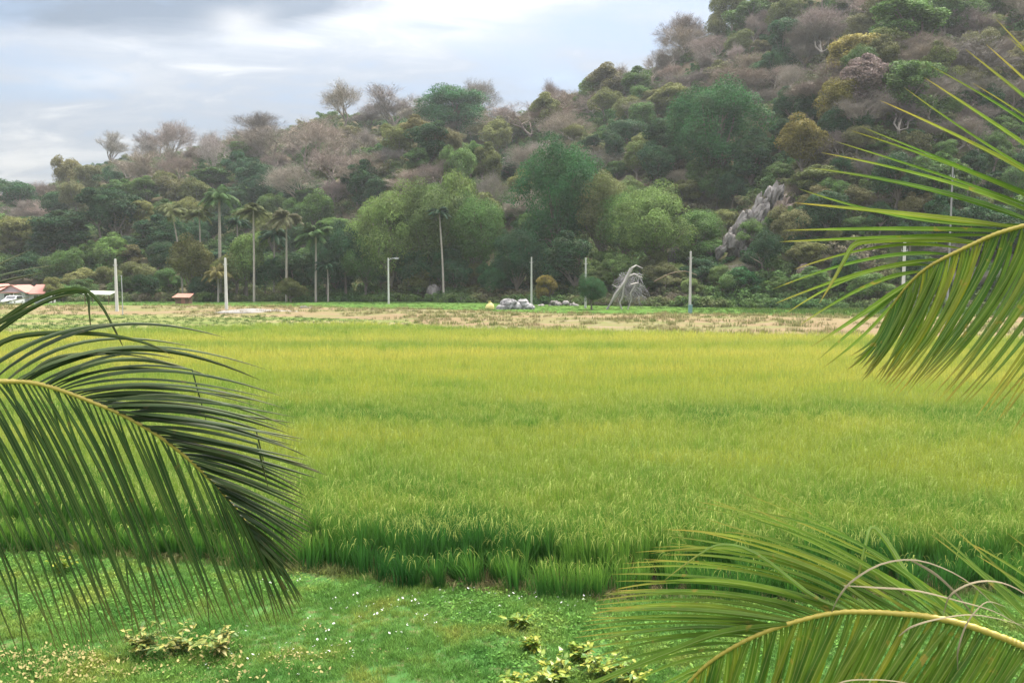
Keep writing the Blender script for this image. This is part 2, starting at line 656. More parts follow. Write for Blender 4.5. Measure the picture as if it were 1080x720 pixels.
def mat_grassland():
    m, t = mat_base('far_meadow')
    n1 = t.noise(0.08, 4, t.pos((0.5, 1.5, 1)))
    n2 = t.noise(1.5, 5, t.pos())
    c = t.mix(n1, (0.05, 0.11, 0.026), (0.08, 0.14, 0.032))
    c = t.mix(t.maprange(n2, 0.5, 0.75, 0, 0.5), c, (0.14, 0.13, 0.05))
    p = t.new('ShaderNodeBsdfPrincipled')
    p.inputs['Roughness'].default_value = 0.95; p.inputs['Specular IOR Level'].default_value = 0.0
    t.link(c, p.inputs['Base Color'])
    t.link(p.outputs[0], t.out.inputs[0])
    return m


grid_sheet('meadow', np.linspace(-150, 130, 141), bund_far, lambda x: 152.0, 20,
           lambda x, y: 0.02 + 0.15 * fbm(x / 5, y / 5, 41), mat_grassland(), label='bright green strip of grass before the wooded hill', cat='meadow')

M_FALLOW, t = mat_base('fallow_turf')
n1 = t.noise(0.1, 4, t.pos((0.4, 2.0, 1)))
c = t.ramp(n1, [(0.35, (0.085, 0.125, 0.035)), (0.52, (0.14, 0.15, 0.06)), (0.66, (0.20, 0.165, 0.095))])
p = t.new('ShaderNodeBsdfPrincipled'); p.inputs['Roughness'].default_value = 0.95; p.inputs['Specular IOR Level'].default_value = 0.0
t.link(c, p.inputs['Base Color']); t.link(p.outputs[0], t.out.inputs[0])
grid_sheet('fallow_strip', np.linspace(-100, -4, 97), lambda x: field_far(x) - 1.0, lambda x: bund_near(x) + 0.4, 12,
           lambda x, y: 0.015 + 0.1 * fbm(x / 4, y / 4, 44), M_FALLOW, label='pale green fallow strip between rice and bund', cat='fallow field')

# hill terrain
us = np.linspace(-1.15, 1.35, 190)
Ys = np.concatenate([np.linspace(104, 300, 110), np.linspace(304, 480, 40)])
UU, YY = np.meshgrid(us, Ys, indexing='ij')
XX = UU * YY
ZZ = hill_h(XX, YY)
Vh = np.stack([XX, YY, ZZ], -1).reshape(-1, 3)
ny = len(Ys)
ii, jj = np.meshgrid(np.arange(len(us) - 1), np.arange(ny - 1), indexing='ij')
a = (ii * ny + jj).ravel()
Fh = np.stack([a, a + ny, a + ny + 1, a + 1], 1)


def mat_hill():
    m, t = mat_base('hillside_earth')
    n1 = t.noise(0.07, 5, t.pos())
    n2 = t.noise(0.6, 6, t.pos())
    c = t.mix(t.maprange(n1, 0.35, 0.65, 0, 1), (0.06, 0.075, 0.03), (0.16, 0.125, 0.09))
    c = t.mix(t.maprange(n2, 0.4, 0.7, 0, 0.7), c, (0.05, 0.035, 0.025))
    p = t.new('ShaderNodeBsdfPrincipled')
    p.inputs['Roughness'].default_value = 0.95; p.inputs['Specular IOR Level'].default_value = 0.0
    t.link(c, p.inputs['Base Color'])
    t.link(p.outputs[0], t.out.inputs[0])
    return m


mb = MB(); mb.add(Vh, Fh)
tag(mb.build('hill', mat_hill()), 'wooded limestone hill rising behind the field', 'hill', None, 'structure')

# ------------------------------------------------------------------ rice
M_BLADE, t = mat_base('rice_blade')
g = t.new('ShaderNodeNewGeometry')
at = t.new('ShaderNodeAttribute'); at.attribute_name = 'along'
ns = t.noise(0.045, 4, t.pos((0.25, 2.0, 0)))
ns2 = t.noise(0.55, 4, t.pos((0.5, 1.2, 0)))
sepp = t.new('ShaderNodeSeparateXYZ'); t.link(g.outputs['Position'], sepp.inputs[0])
ripe_shade = t.math('ADD', t.maprange(sepp.outputs[1], 11, 34, 0.27, 0.78), t.maprange(ns, 0.34, 0.66, -0.36, 0.38))
ripe_shade = t.math('ADD', ripe_shade, t.maprange(ns2, 0.3, 0.7, -0.22, 0.22))
ripe_shade = t.math('MULTIPLY', ripe_shade, t.maprange(at.outputs['Fac'], 0.1, 0.8, 0.15, 1.0), True)  # blade bases held dark: shade inside the clumps put into the colour
RIPE_SHADE_OUT = ripe_shade
c = t.ramp(ripe_shade, [(0.0, (0.022, 0.088, 0.020)), (0.18, (0.060, 0.170, 0.028)), (0.4, (0.150, 0.27, 0.040)), (0.66, (0.31, 0.36, 0.052)), (1.0, (0.48, 0.44, 0.085))])
nb_ = t.noise(0.03, 3, t.pos((0.25, 2.6, 0)))
c = t.mix(t.math('MULTIPLY', t.maprange(nb_, 0.56, 0.68, 0.0, 0.75), t.maprange(sepp.outputs[1], 24, 40, 0.0, 1.0)), c, (0.40, 0.33, 0.13))
v = t.math('ADD', t.math('MULTIPLY', g.outputs['Random Per Island'], 0.5), 0.75)
sc_ = t.new('ShaderNodeVectorMath', operation='SCALE'); t.link(c, sc_.inputs[0]); t.link(v, sc_.inputs['Scale'])
leaf_shader(t, sc_.outputs[0], 0.35, 0.6, 0.1)

M_PANICLE, t = mat_base('rice_panicle')
g = t.new('ShaderNodeNewGeometry')
ns = t.noise(0.05, 3, t.pos((0.35, 1.3, 0)))
c = t.ramp(ns, [(0.35, (0.24, 0.33, 0.08)), (0.65, (0.38, 0.42, 0.11))])
v = t.math('ADD', t.math('MULTIPLY', g.outputs['Random Per Island'], 0.5), 0.75)
sc_ = t.new('ShaderNodeVectorMath', operation='SCALE'); t.link(c, sc_.inputs[0]); t.link(v, sc_.inputs['Scale'])
leaf_shader(t, sc_.outputs[0], 0.25, 0.7, 0.1)


def ribbon(mb, pts, w, side, mat=0, attr=True):
    """flat blade along pts, widths w, side = width direction"""
    pts = np.asarray(pts); n = len(pts)
    w = np.asarray(w)
    s = nrm(side)
    V = np.empty((2 * n, 3))
    V[0::2] = pts - s * w[:, None] / 2
    V[1::2] = pts + s * w[:, None] / 2
    f = [(2 * i, 2 * i + 1, 2 * i + 3, 2 * i + 2) for i in range(n - 1)]
    al = np.repeat(np.linspace(0, 1, n), 2)
    mb.add(V, f, mat, along=al)


def rice_mesh(seed, h=0.78, nb=46, npan=12, spread=0.16, wide=0.011, segs=5, out=1.0):
    r = random.Random(seed)
    out_k = out
    mb = MB()
    for k in range(nb):
        a = r.uniform(0, 2 * pi)
        rb = r.uniform(0, spread * 0.45)
        out = np.array((cos(a), sin(a), 0))
        base = out * rb
        L = h * r.uniform(0.75, 1.25)
        lean = out_k * r.uniform(0.02, 0.7) ** 1.3
        droop = r.uniform(0.0, 0.5)
        ss = np.linspace(0, 1, segs)
        pts = [base + out * (lean * 0.28 * L * s + droop * 0.42 * L * s ** 3) + np.array((0, 0, L * (s * 0.98 - droop * 0.5 * s ** 3))) for s in ss]
        wd = wide * r.uniform(0.7, 1.3) * np.array([0.7, 1.0, 0.95, 0.6, 0.08] if segs == 5 else np.linspace(1, 0.1, segs))
        sd_ = np.cross(out, (0, 0, 1)) + 0.5 * np.array((r.uniform(-1, 1), r.uniform(-1, 1), 0))
        ribbon(mb, pts, wd, sd_, 0)
    for k in range(npan):
        a = r.uniform(0, 2 * pi)
        out = np.array((cos(a), sin(a), 0))
        top = out * r.uniform(0.02, 0.14) + np.array((0, 0, h * r.uniform(0.82, 1.02)))
        L = r.uniform(0.14, 0.22)
        ss = np.linspace(0, 1, 5)
        pts = [top + out * (L * 0.55 * s) + np.array((0, 0, L * (0.35 * s - 0.95 * s * s))) for s in ss]
        wd = np.array([0.003, 0.007, 0.009, 0.008, 0.003])
        ribbon(mb, pts, wd, np.cross(out, (0, 0, 1)) + np.array((0, 0, 0.4)), 1)
        ribbon(mb, pts, wd * 0.8, np.array((0, 0, 1.0)) + out * 0.3, 1)
    return mb.mesh('rice_clump', [M_BLADE, M_PANICLE], smooth=False)


RICE = [rice_mesh(100 + i, nb=72, npan=14, wide=0.0085) for i in range(6)]
RICE_FAR = [rice_mesh(200 + i, h=0.76, nb=70, npan=9, spread=0.5, wide=0.012) for i in range(4)]

# near block: dense hills of rice
pts = []
y = 11.2
while y < 27:
    step = 0.215 if y < 18 else 0.27
    xs = np.arange(-0.72 * y - 2.5, 0.72 * y + 2.5, step)
    xj = xs + rng.normal(0, 0.045, len(xs))
    yj = y + rng.normal(0, 0.05, len(xs))
    keep = yj > field_edge(xj) + 0.42 + 0.3 * (vnoise(xj * 1.7, yj * 0, 5) - 0.5)
    pts.append(np.stack([xj, yj, np.zeros(len(xs))], 1)[keep])
    y += step
pts = np.concatenate(pts)
sc = rng.normal(1.0, 0.09, len(pts)) * (0.9 + 0.25 * fbm(pts[:, 0] / 3, pts[:, 1] / 3, 51))
scatter('rice_crop', pts, [proto('rice_plant', m) for m in RICE], sc, rng.uniform(0, 6.28, len(pts)),
        rng.normal(0, 0.06, (len(pts), 2)), label='dense green and yellow rice crop filling the paddy', cat='rice')
pts = []
y = 27.0
while y < 92:
    step = 0.32 + 0.0075 * (y - 27)
    xs = np.arange(-0.72 * y - 4, 0.72 * y + 4, step)
    xj = xs + rng.normal(0, 0.1, len(xs))
    yj = y + rng.normal(0, 0.1, len(xs))
    keep = yj < field_far(xj) + rng.normal(0, 0.3, len(xs))
    pts.append(np.stack([xj, yj, np.zeros(len(xs))], 1)[keep])
    y += step
pts = np.concatenate(pts)
sc = rng.normal(1.0, 0.08, len(pts)) * (0.88 + 0.26 * fbm(pts[:, 0] / 5, pts[:, 1] / 4, 52))
sc3 = np.stack([sc * (1 + 0.012 * (pts[:, 1] - 27)), sc * (1 + 0.012 * (pts[:, 1] - 27)), sc], 1)
scatter('rice_crop', pts, [proto('rice_plant', m) for m in RICE_FAR], sc3, rng.uniform(0, 6.28, len(pts)),
        rng.normal(0, 0.06, (len(pts), 2)), label='ripening yellow green rice at the back of the paddy', cat='rice')

# front row clumps stand apart: one object each
ORD = ['first', 'second', 'third', 'fourth', 'fifth', 'sixth', 'seventh', 'eighth', 'ninth', 'tenth', 'eleventh', 'twelfth',
       'thirteenth', 'fourteenth', 'fifteenth', 'sixteenth', 'seventeenth', 'eighteenth', 'nineteenth', 'twentieth']
EDGE_CL = [rice_mesh(300 + i, h=0.58, nb=170, npan=9, spread=[0.3, 0.42, 0.55, 0.36, 0.48, 0.6][i], wide=0.010, out=[1.5, 1.3, 1.15, 1.7, 1.25, 1.4][i]) for i in range(6)]
xcl = -8.6
k = 0
clumps = []
while xcl < 7.6:
    yc = float(field_edge(xcl)) + 0.08 + random.uniform(-0.24, 0.2)
    clumps.append((xcl, yc, random.uniform(0.84, 1.06)))
    xcl += random.uniform(0.14, 0.4)
for k, (x, y, s) in enumerate(clumps):
    o = link('rice_clump', random.choice(EDGE_CL), None, (x, y, 0))
    o.rotation_euler = (random.uniform(-.14, .14), random.uniform(-.14, .14), random.uniform(0, 6.28))
    o.scale = (s * random.uniform(0.9, 1.1), s * random.uniform(0.9, 1.1), s)
    tag(o, 'green rice clump in the front row where the paddy meets the lawn', 'rice clump', 'rice clumps along the front edge of the paddy')

# ------------------------------------------------------------------ lawn cover
M_GRASS, t = mat_base('lawn_grass')
g = t.new('ShaderNodeNewGeometry')
n = t.noise(0.9, 4, t.pos((1, 1, 0)))
n3 = t.noise(0.45, 3, t.pos((1, 1, 0)))
c = t.ramp(n, [(0.3, (0.060, 0.165, 0.030)), (0.5, (0.11, 0.225, 0.042)), (0.68, (0.21, 0.26, 0.05))])
c = t.mix(t.maprange(n3, 0.58, 0.7, 0, 0.6), c, (0.17, 0.15, 0.05))
v = t.math('ADD', t.math('MULTIPLY', g.outputs['Random Per Island'], 0.7), 0.65)
sc_ = t.new('ShaderNodeVectorMath', operation='SCALE'); t.link(c, sc_.inputs[0]); t.link(v, sc_.inputs['Scale'])
leaf_shader(t, sc_.outputs[0], 0.3, 0.6, 0.08)


def tuft_mesh(seed, h, nb, w, spread):
    r = random.Random(seed)
    mb = MB()
    for k in range(nb):
        a = r.uniform(0, 2 * pi)
        out = np.array((cos(a), sin(a), 0))
        b0 = np.array((r.uniform(-spread, spread), r.uniform(-spread, spread), -0.01))
        L = h * r.uniform(0.6, 1.4)
        d = r.uniform(0.2, 1.1)
        pts = [b0 + out * (d * L * s * s * 0.7) + np.array((0, 0, L * (s - 0.25 * d * s * s))) for s in (0, 0.5, 1.0)]
        ribbon(mb, pts, np.array([w, w * 0.9, w * 0.1]), np.cross(out, (0, 0, 1)) + 0.4 * np.array((r.uniform(-1, 1), r.uniform(-1, 1), 0)))
    return mb.mesh('grass_tuft', [M_GRASS], smooth=False)


def leaflet_shape(c, d, up, L, w):
    s = nrm(np.cross(d, up))
    return np.array([c, c + d * L * .3 + s * w * .42, c + d * L * .62 + s * w * .4, c + d * L, c + d * L * .62 - s * w * .4, c + d * L * .3 - s * w * .42])


def weed_mesh(seed, mat, nl=24, L=0.032, spread=0.11, h=0.045):
    r = random.Random(seed)
    mb = MB()
    for k in range(nl):
        a = r.uniform(0, 2 * pi)
        el = r.uniform(-0.1, 0.9)
        d = np.array((cos(a) * cos(el), sin(a) * cos(el), sin(el)))
        c = np.array((r.gauss(0, spread), r.gauss(0, spread), r.uniform(0, h)))
        LL = L * r.uniform(0.6, 1.3)
        mb.add(leaflet_shape(c, d, np.array((0, 0, 1.0)), LL, LL * 0.7), [(0, 1, 2, 3, 4, 5)])
    return mb.mesh('weed', [mat], smooth=False)


TUFTS = [proto('grass_tuft', tuft_mesh(i, 0.065, 34, 0.005, 0.075)) for i in range(5)]
WEEDS = [proto('weed', weed_mesh(40 + i, M_GRASS)) for i in range(4)]
n = 34000
px_ = rng.uniform(-9.8, 9.8, n); py_ = 7.4 + rng.uniform(0, 1, n) * 8.6
keep = (py_ < field_edge(px_) - 0.0) & (np.abs(px_) < 0.68 * py_ + 1.2)
bare = fbm(px_ * 0.9, py_ * 0.9, 61)
edge_d = field_edge(px_) - py_
bare_patch = np.exp(-(((px_ + 2.95) / 0.75) ** 2 + ((py_ - 12.35) / 0.35) ** 2))
bare_patch2 = np.exp(-(((px_ + 7.6) / 1.3) ** 2 + ((py_ - 13.5) / 0.4) ** 2))
keep &= (bare > 0.22) & (rng.uniform(0, 1, n) > bare_patch + bare_patch2) & ((edge_d > 0.35) | (rng.uniform(0, 1, n) < 0.55))
px_, py_ = px_[keep], py_[keep]
pts = np.stack([px_, py_, lawn_z(px_, py_)], 1)
hv = 0.55 + 0.9 * fbm(px_ * 1.3, py_ * 1.3, 62)
scatter('lawn_grass', pts, TUFTS, rng.uniform(0.7, 1.25, len(pts)) * hv, rng.uniform(0, 6.28, len(pts)), rng.normal(0, 0.12, (len(pts), 2)),
        label='short bluish green grass of the lawn', cat='grass')
n = 5200
px_ = rng.uniform(-9.5, 9.5, n); py_ = 7.6 + rng.uniform(0, 1, n) * 8
dens_ = fbm(px_ * 0.8, py_ * 0.8, 71) + np.exp(-((field_edge(px_) - 0.9 - py_) / 0.5) ** 2) * 0.22
keep = (py_ < field_edge(px_) - 0.05) & (dens_ > 0.56) & (np.abs(px_) < 0.68 * py_ + 1.2)
px_, py_ = px_[keep], py_[keep]
pts = np.stack([px_, py_, lawn_z(px_, py_)], 1)
scatter('weeds', pts, WEEDS, rng.uniform(0.7, 1.5, len(pts)), rng.uniform(0, 6.28, len(pts)),
        label='low broad leaved weeds creeping through the lawn', cat='weeds')

# pale litter flecks and dry leaves
M_FLECK = solid('pale_litter', (0.34, 0.34, 0.32), 0.7, 0.2, 9)
M_DRYLEAF = solid('dry_leaf', (0.22, 0.185, 0.06), 0.8, 0.5, 6)
fl = [proto('litter', weed_mesh(80 + i, M_FLECK, 2, 0.034, 0.03, 0.05)) for i in range(3)]
cl = []
for (u, v, su, sv, m_) in ((470, 632, 40, 12, 26), (400, 640, 50, 12, 22), (300, 690, 45, 14, 24), (255, 622, 22, 6, 9), (570, 637, 25, 6, 9), (330, 660, 30, 12, 14),
                           (610, 640, 20, 6, 7), (440, 660, 60, 20, 14)):
    for _ in range(m_):
        q = ground_pt(random.gauss(u, su), random.gauss(v, sv))
        if q[1] < field_edge(q[0]) - 0.2: cl.append((q[0], q[1], float(lawn_z(q[0], q[1])) + 0.03))
pts = np.array(cl)
scatter('litter', pts, fl, rng.uniform(0.4, 1.15, len(pts)), rng.uniform(0, 6.28, len(pts)), label='small pale scraps scattered over the lawn', cat='litter')
dl = [proto('dry_leaf', weed_mesh(90 + i, M_DRYLEAF, 16, 0.042, 0.12, 0.05)) for i in range(3)]
cl = []
for (u, v, su, sv, m_) in ((50, 705, 45, 8, 45), (210, 690, 50, 9, 16), (160, 715, 80, 6, 14), (300, 700, 40, 9, 10)):
    for _ in range(m_):
        q = ground_pt(random.gauss(u, su), random.gauss(v, sv))
        cl.append((q[0], q[1], float(lawn_z(q[0], q[1])) + 0.015))
pts = np.array(cl)
scatter('leaf_litter', pts, dl, rng.uniform(0.5, 1.2, len(pts)), rng.uniform(0, 6.28, len(pts)), label='tan dry leaves lying in the lawn', cat='dry leaves')

# far strips: dry straw on the bund, grass on the meadow
M_STRAW, t = mat_base('straw')
g = t.new('ShaderNodeNewGeometry')
n = t.noise(0.25, 4, t.pos((0.5, 1.5, 0)))
c = t.ramp(n, [(0.35, (0.22, 0.18, 0.10)), (0.55, (0.17, 0.18, 0.07)), (0.68, (0.10, 0.15, 0.04))])
v = t.math('ADD', t.math('MULTIPLY', g.outputs['Random Per Island'], 0.6), 0.7)
sc_ = t.new('ShaderNodeVectorMath', operation='SCALE'); t.link(c, sc_.inputs[0]); t.link(v, sc_.inputs['Scale'])
leaf_shader(t, sc_.outputs[0], 0.25, 0.9, 0.0)
M_FARGRASS, t = mat_base('meadow_grass')
g = t.new('ShaderNodeNewGeometry')
n = t.noise(0.12, 4, t.pos((0.5, 1.5, 0)))
c = t.ramp(n, [(0.35, (0.042, 0.092, 0.024)), (0.55, (0.07, 0.12, 0.03)), (0.7, (0.115, 0.125, 0.045))])
v = t.math('ADD', t.math('MULTIPLY', g.outputs['Random Per Island'], 0.6), 0.7)
sc_ = t.new('ShaderNodeVectorMath', operation='SCALE'); t.link(c, sc_.inputs[0]); t.link(v, sc_.inputs['Scale'])
leaf_shader(t, sc_.outputs[0], 0.3, 0.9, 0.0)


def coarse_tuft(seed, mat, h=0.35, nb=22, w=0.03, spread=0.3):
    me = tuft_mesh(seed, h, nb, w, spread)
    me.materials.clear(); me.materials.append(mat)
    return me


ST = [proto('straw_tuft', coarse_tuft(500 + i, M_STRAW)) for i in range(3)]
MG = [proto('meadow_tuft', coarse_tuft(520 + i, M_FARGRASS, 0.4, 26, 0.035, 0.4)) for i in range(3)]
n = 700
xx_ = rng.uniform(-9, 8, n)
yy_ = field_edge(xx_) + rng.normal(0.02, 0.14, n)
pts = np.stack([xx_, yy_, np.full(n, 0.0)], 1)
scatter('dry_grass', pts, ST, rng.uniform(0.2, 0.5, n), rng.uniform(0, 6.28, n), rng.normal(0, 0.35, (n, 2)), label='dead straw and weeds along the front edge of the rice', cat='dry grass')
n = 11000
yy_ = rng.uniform(50, 126, n); xx_ = rng.uniform(-0.72, 0.72, n) * yy_
keep = (yy_ > bund_near(xx_) - 0.2) & (yy_ < bund_far(xx_) + 0.5) & (fbm(xx_ / 4, yy_ / 2.5, 81) > 0.47)
xx_, yy_ = xx_[keep], yy_[keep]
pts = np.stack([xx_, yy_, bund_z(xx_, yy_) - 0.02], 1)
scatter('dry_grass', pts, ST, rng.uniform(0.5, 1.3, len(pts)), rng.uniform(0, 6.28, len(pts)), label='straw coloured dry grass tufts on the earth bund', cat='dry grass')
n = 20000
yy_ = rng.uniform(60, 150, n); xx_ = rng.uniform(-0.72, 0.72, n) * yy_
keep = (yy_ > bund_far(xx_) - 0.5) | ((yy_ > field_far(xx_)) & (yy_ < bund_near(xx_)) & (rng.uniform(0, 1, n) < 0.8))
xx_, yy_ = xx_[keep], yy_[keep]
pts = np.stack([xx_, yy_, np.full(len(xx_), 0.02)], 1)
hv = 0.5 + 0.9 * np.clip((xx_ / yy_ - 0.15) * 3, 0, 1)
scatter('meadow_grass', pts, MG, rng.uniform(0.6, 1.2, len(pts)) * hv, rng.uniform(0, 6.28, len(pts)), label='green meadow grass between bund and hill foot', cat='grass')
#@@TREES@@

# ------------------------------------------------------------------ trees


def leaf_cloud(r, cent, rad, n, size, squash=0.8, up=0.35):
    """n leaf quads round a clump centre"""
    d = nrm(r.normal(0, 1, (n, 3)) + np.array((0, 0, up)))
    rr = rad * r.uniform(0.45, 1.05, (n, 1)) ** 0.6
    p = cent + d * rr * np.array((1, 1, squash))
    nn = nrm(d + r.normal(0, 0.7, (n, 3)) + np.array((0, 0, 0.4)))
    u = nrm(np.cross(nn, r.normal(0, 1, (n, 3))))
    v = np.cross(nn, u)
    s = size * r.uniform(0.6, 1.35, (n, 1))
    q = np.stack([p - u * s * .5, p + v * s * .36, p + u * s * .5 - nn * s * .12, p - v * s * .36], 1)
    return q.reshape(-1, 3)


def broad_tree(seed, H=8.0, cr=4.0, nclump=34, nleaf=170, leaf=0.34, low=0.3, droop=0.0, tall=1.0):
    r = np.random.default_rng(seed)
    cz = H * (low + 1) / 2
    hz = H * (1 - low) / 2
    cents, rads = [], []
    lob = [(nrm(r.normal(0, 1, 3) + np.array((0, 0, .25))), r.uniform(0.6, 1.3)) for _ in range(8)]
    for i in range(nclump):
        d = nrm(r.normal(0, 1, 3) + np.array((0, 0, 0.28)))
        k = 0.45 + 0.55 * max(q * max(0, float(np.dot(d, l))) ** 3 for l, q in lob)
        rr = k * r.uniform(0.55, 0.86)
        cents.append(np.array((d[0] * cr * rr, d[1] * cr * rr, cz + d[2] * hz * rr)))
        rads.append(cr * r.uniform(0.15, 0.36))
    mb = MB()
    V = np.concatenate([leaf_cloud(r, c, q, nleaf, leaf) for c, q in zip(cents, rads)])
    if droop:
        V[:, 2] -= droop * (V[:, 0] ** 2 + V[:, 1] ** 2) / cr
    mb.add(V, np.arange(len(V)).reshape(-1, 4))
    crown = mb.mesh('crown', [M_LEAF], smooth=False)
    tb = MB()
    th = H * (low * 0.9 + 0.12)
    bend = r.normal(0, 0.25, 2)
    tp = np.array([(bend[0] * s * s, bend[1] * s * s, th * s - 0.6 * (s == 0)) for s in np.linspace(0, 1, 6)])
    r0 = 0.035 * H
    tube(tb, tp, np.linspace(r0, r0 * 0.55, 6), 7)
    for c in cents[::3]:
        m = tp[-1] * 0.5 + c * 0.5 + np.array((0, 0, 0.25)) + r.normal(0, 0.2, 3)
        tube(tb, catmull([tp[-1] - (0, 0, 0.15), m, c], 6), np.linspace(r0 * 0.42, r0 * 0.07, 6), 4)
    return tb.mesh('trunk', [M_BARK]), crown


def bare_tree(seed, H=9.0, spread=1.0, leaves=500, levels=5):
    r = np.random.default_rng(seed)
    tb, cb = MB(), MB()
    tips = []

    def grow(p, d, L, rad, lev):
        mid = p + d * L * 0.5 + r.normal(0, 0.07 * L, 3)
        e = p + d * L + r.normal(0, 0.08 * L, 3)
        if lev <= 1:
            tube(tb, [p, mid, e], [rad, rad * .85, rad * .7], 5)
        elif lev <= 2:
            tube(cb, [p, mid, e], [rad, rad * .8, rad * .6], 3, cap=False)
        else:
            w = max(rad * 1.6, 0.015)
            s = nrm(np.cross(d, r.normal(0, 1, 3)))
            V = np.array([p - s * w / 2, p + s * w / 2, mid + s * w * .4, mid - s * w * .4, e + s * w * .15, e - s * w * .15])
            cb.add(V, [(0, 1, 2, 3), (3, 2, 4, 5)])
        if lev >= levels:
            tips.append(e)
            for _ in range(3):
                q = nrm(d + r.normal(0, .55, 3) + np.array((0, 0, .2))) * r.uniform(.35, .75)
                s2 = nrm(np.cross(q, r.normal(0, 1, 3))) * .007
                b0 = mid + (e - mid) * r.random()
                cb.add([b0 - s2, b0 + s2, b0 + q], [(0, 1, 2)])
            return
        k = [3, 3, 4, 4, 4][min(lev, 4)] + (1 if r.random() < 0.4 else 0)
        if lev < levels - 1:
            grow(e, nrm(d + r.normal(0, .14, 3) + np.array((0, 0, .12))), L * r.uniform(.6, .8), rad * .62, lev + 1)
        for i in range(k):
            ax = nrm(r.normal(0, 1, 3))
            ang = r.uniform(0.3, 0.85) * spread
            nd = nrm(d * cos(ang) + nrm(np.cross(d, ax)) * sin(ang) + np.array((0, 0, 0.14)))
            st = p + (e - p) * r.uniform(0.55, 1.0) if lev else e
            grow(st, nd, L * r.uniform(0.55, 0.82) * (0.8 if lev == 0 else 1), rad * 0.5, lev + 1)
    grow(np.array((0, 0, -0.5)), nrm(np.array((r.normal(0, .06), r.normal(0, .06), 1))), H * 0.36, 0.02 * H, 0)
    tips = np.array(tips)
    zmax = tips[:, 2].max()
    if leaves:
        c = tips[r.integers(0, len(tips), leaves)] + r.normal(0, 0.18, (leaves, 3))
        V = np.concatenate([leaf_cloud(r, q, 0.12, 1, 0.15) for q in c])
        cb.add(V, np.arange(len(V)).reshape(-1, 4))
    return tb.mesh('trunk', [M_TWIG]), cb.mesh('branches', [M_TWIG], smooth=False), zmax, 2 * np.percentile(np.abs(tips[:, 0]), 95)


BROAD = []
for i in range(9):
    H, cr, low, dr = [(8, 4.2, .18, .1), (8, 3.6, .1, 0), (8, 4.6, .25, .12), (8, 3.2, .08, 0), (8, 4.0, .2, .05), (8, 3.9, .05, 0.1), (8, 4.4, .3, .15), (8, 2.9, .12, 0), (8, 3.6, 0.0, 0.08)][i]
    BROAD.append((*broad_tree(900 + i, H, cr, 42, 430, 0.205, low, dr), 8.0, 2 * cr))
BIG = [(*broad_tree(950 + i, 8.0, [4.0, 4.4, 3.7][i], 80, 560, 0.125, [.08, .12, .02][i], .08), 8.0, 2 * [4.0, 4.4, 3.7][i]) for i in range(3)]
BARE = []
for i in range(7):
    tr, br, zm, wd = bare_tree(1000 + i, 9.0, [1.0, .85, 1.1, .9, 1.0, .8, 1.15][i], [40, 200, 20, 350, 80, 0, 450][i])
    BARE.append((tr, br, zm, wd))

COLS = {
    'dark green': (0.032, 0.088, 0.035), 'deep green': (0.034, 0.118, 0.038), 'mid green': (0.088, 0.165, 0.042),
    'pale green': (0.14, 0.205, 0.060), 'olive': (0.165, 0.185, 0.060), 'yellow olive': (0.24, 0.205, 0.055),
    'brownish green': (0.155, 0.15, 0.065), 'grey brown': (0.25, 0.215, 0.18), 'pinkish brown': (0.255, 0.21, 0.185), 'pale grey': (0.32, 0.285, 0.26),
    'dark brown': (0.185, 0.15, 0.13),
}
TREES = []


def put_tree(kind, base, wpx, hpx, colname, key=False, name=None):
    Yd = base[1]
    wm, hm = wpx * Yd / 900, hpx * Yd / 900
    if kind == 'bare':
        tr, cr, H0, W0 = random.choice(BARE)
    elif kind == 'big':
        tr, cr, H0, W0 = random.choice(BIG)
    else:
        tr, cr, H0, W0 = random.choice(BROAD)
    sink = np.array((0, 0, -0.2 * hm if kind == 'bare' else 0.0))
    root = empty(name or ('bare_tree' if kind == 'bare' else 'broadleaf_tree'), tuple(base + sink), None, 'tree', None, random.uniform(0, 6.28),
                 (wm / W0, wm / W0, hm / H0))
    if not key: root.rotation_euler = (random.uniform(-.13, .13), random.uniform(-.13, .13), random.uniform(0, 6.28))
    a = link('trunk', tr, root)
    b = link('branches' if kind == 'bare' else 'crown', cr, root)
    c = COLS[colname]
    j = [random.uniform(0.84, 1.16) for _ in range(3)]
    g = random.uniform(0.72, 1.16)
    b.color = (c[0] * (1 + (j[0] - 1) * .5) * g, c[1] * g, c[2] * (1 + (j[2] - 1) * .6) * g, 1)
    tc_ = (0.30, 0.26, 0.23) if random.random() < .5 else (0.20, 0.16, 0.135)
    a.color = (*tc_, 1)
    TREES.append(dict(o=root, kind=kind, col=colname, base=base, wm=wm, hm=hm, pix=project(base + np.array((0, 0, hm * 0.6)))))
    return root


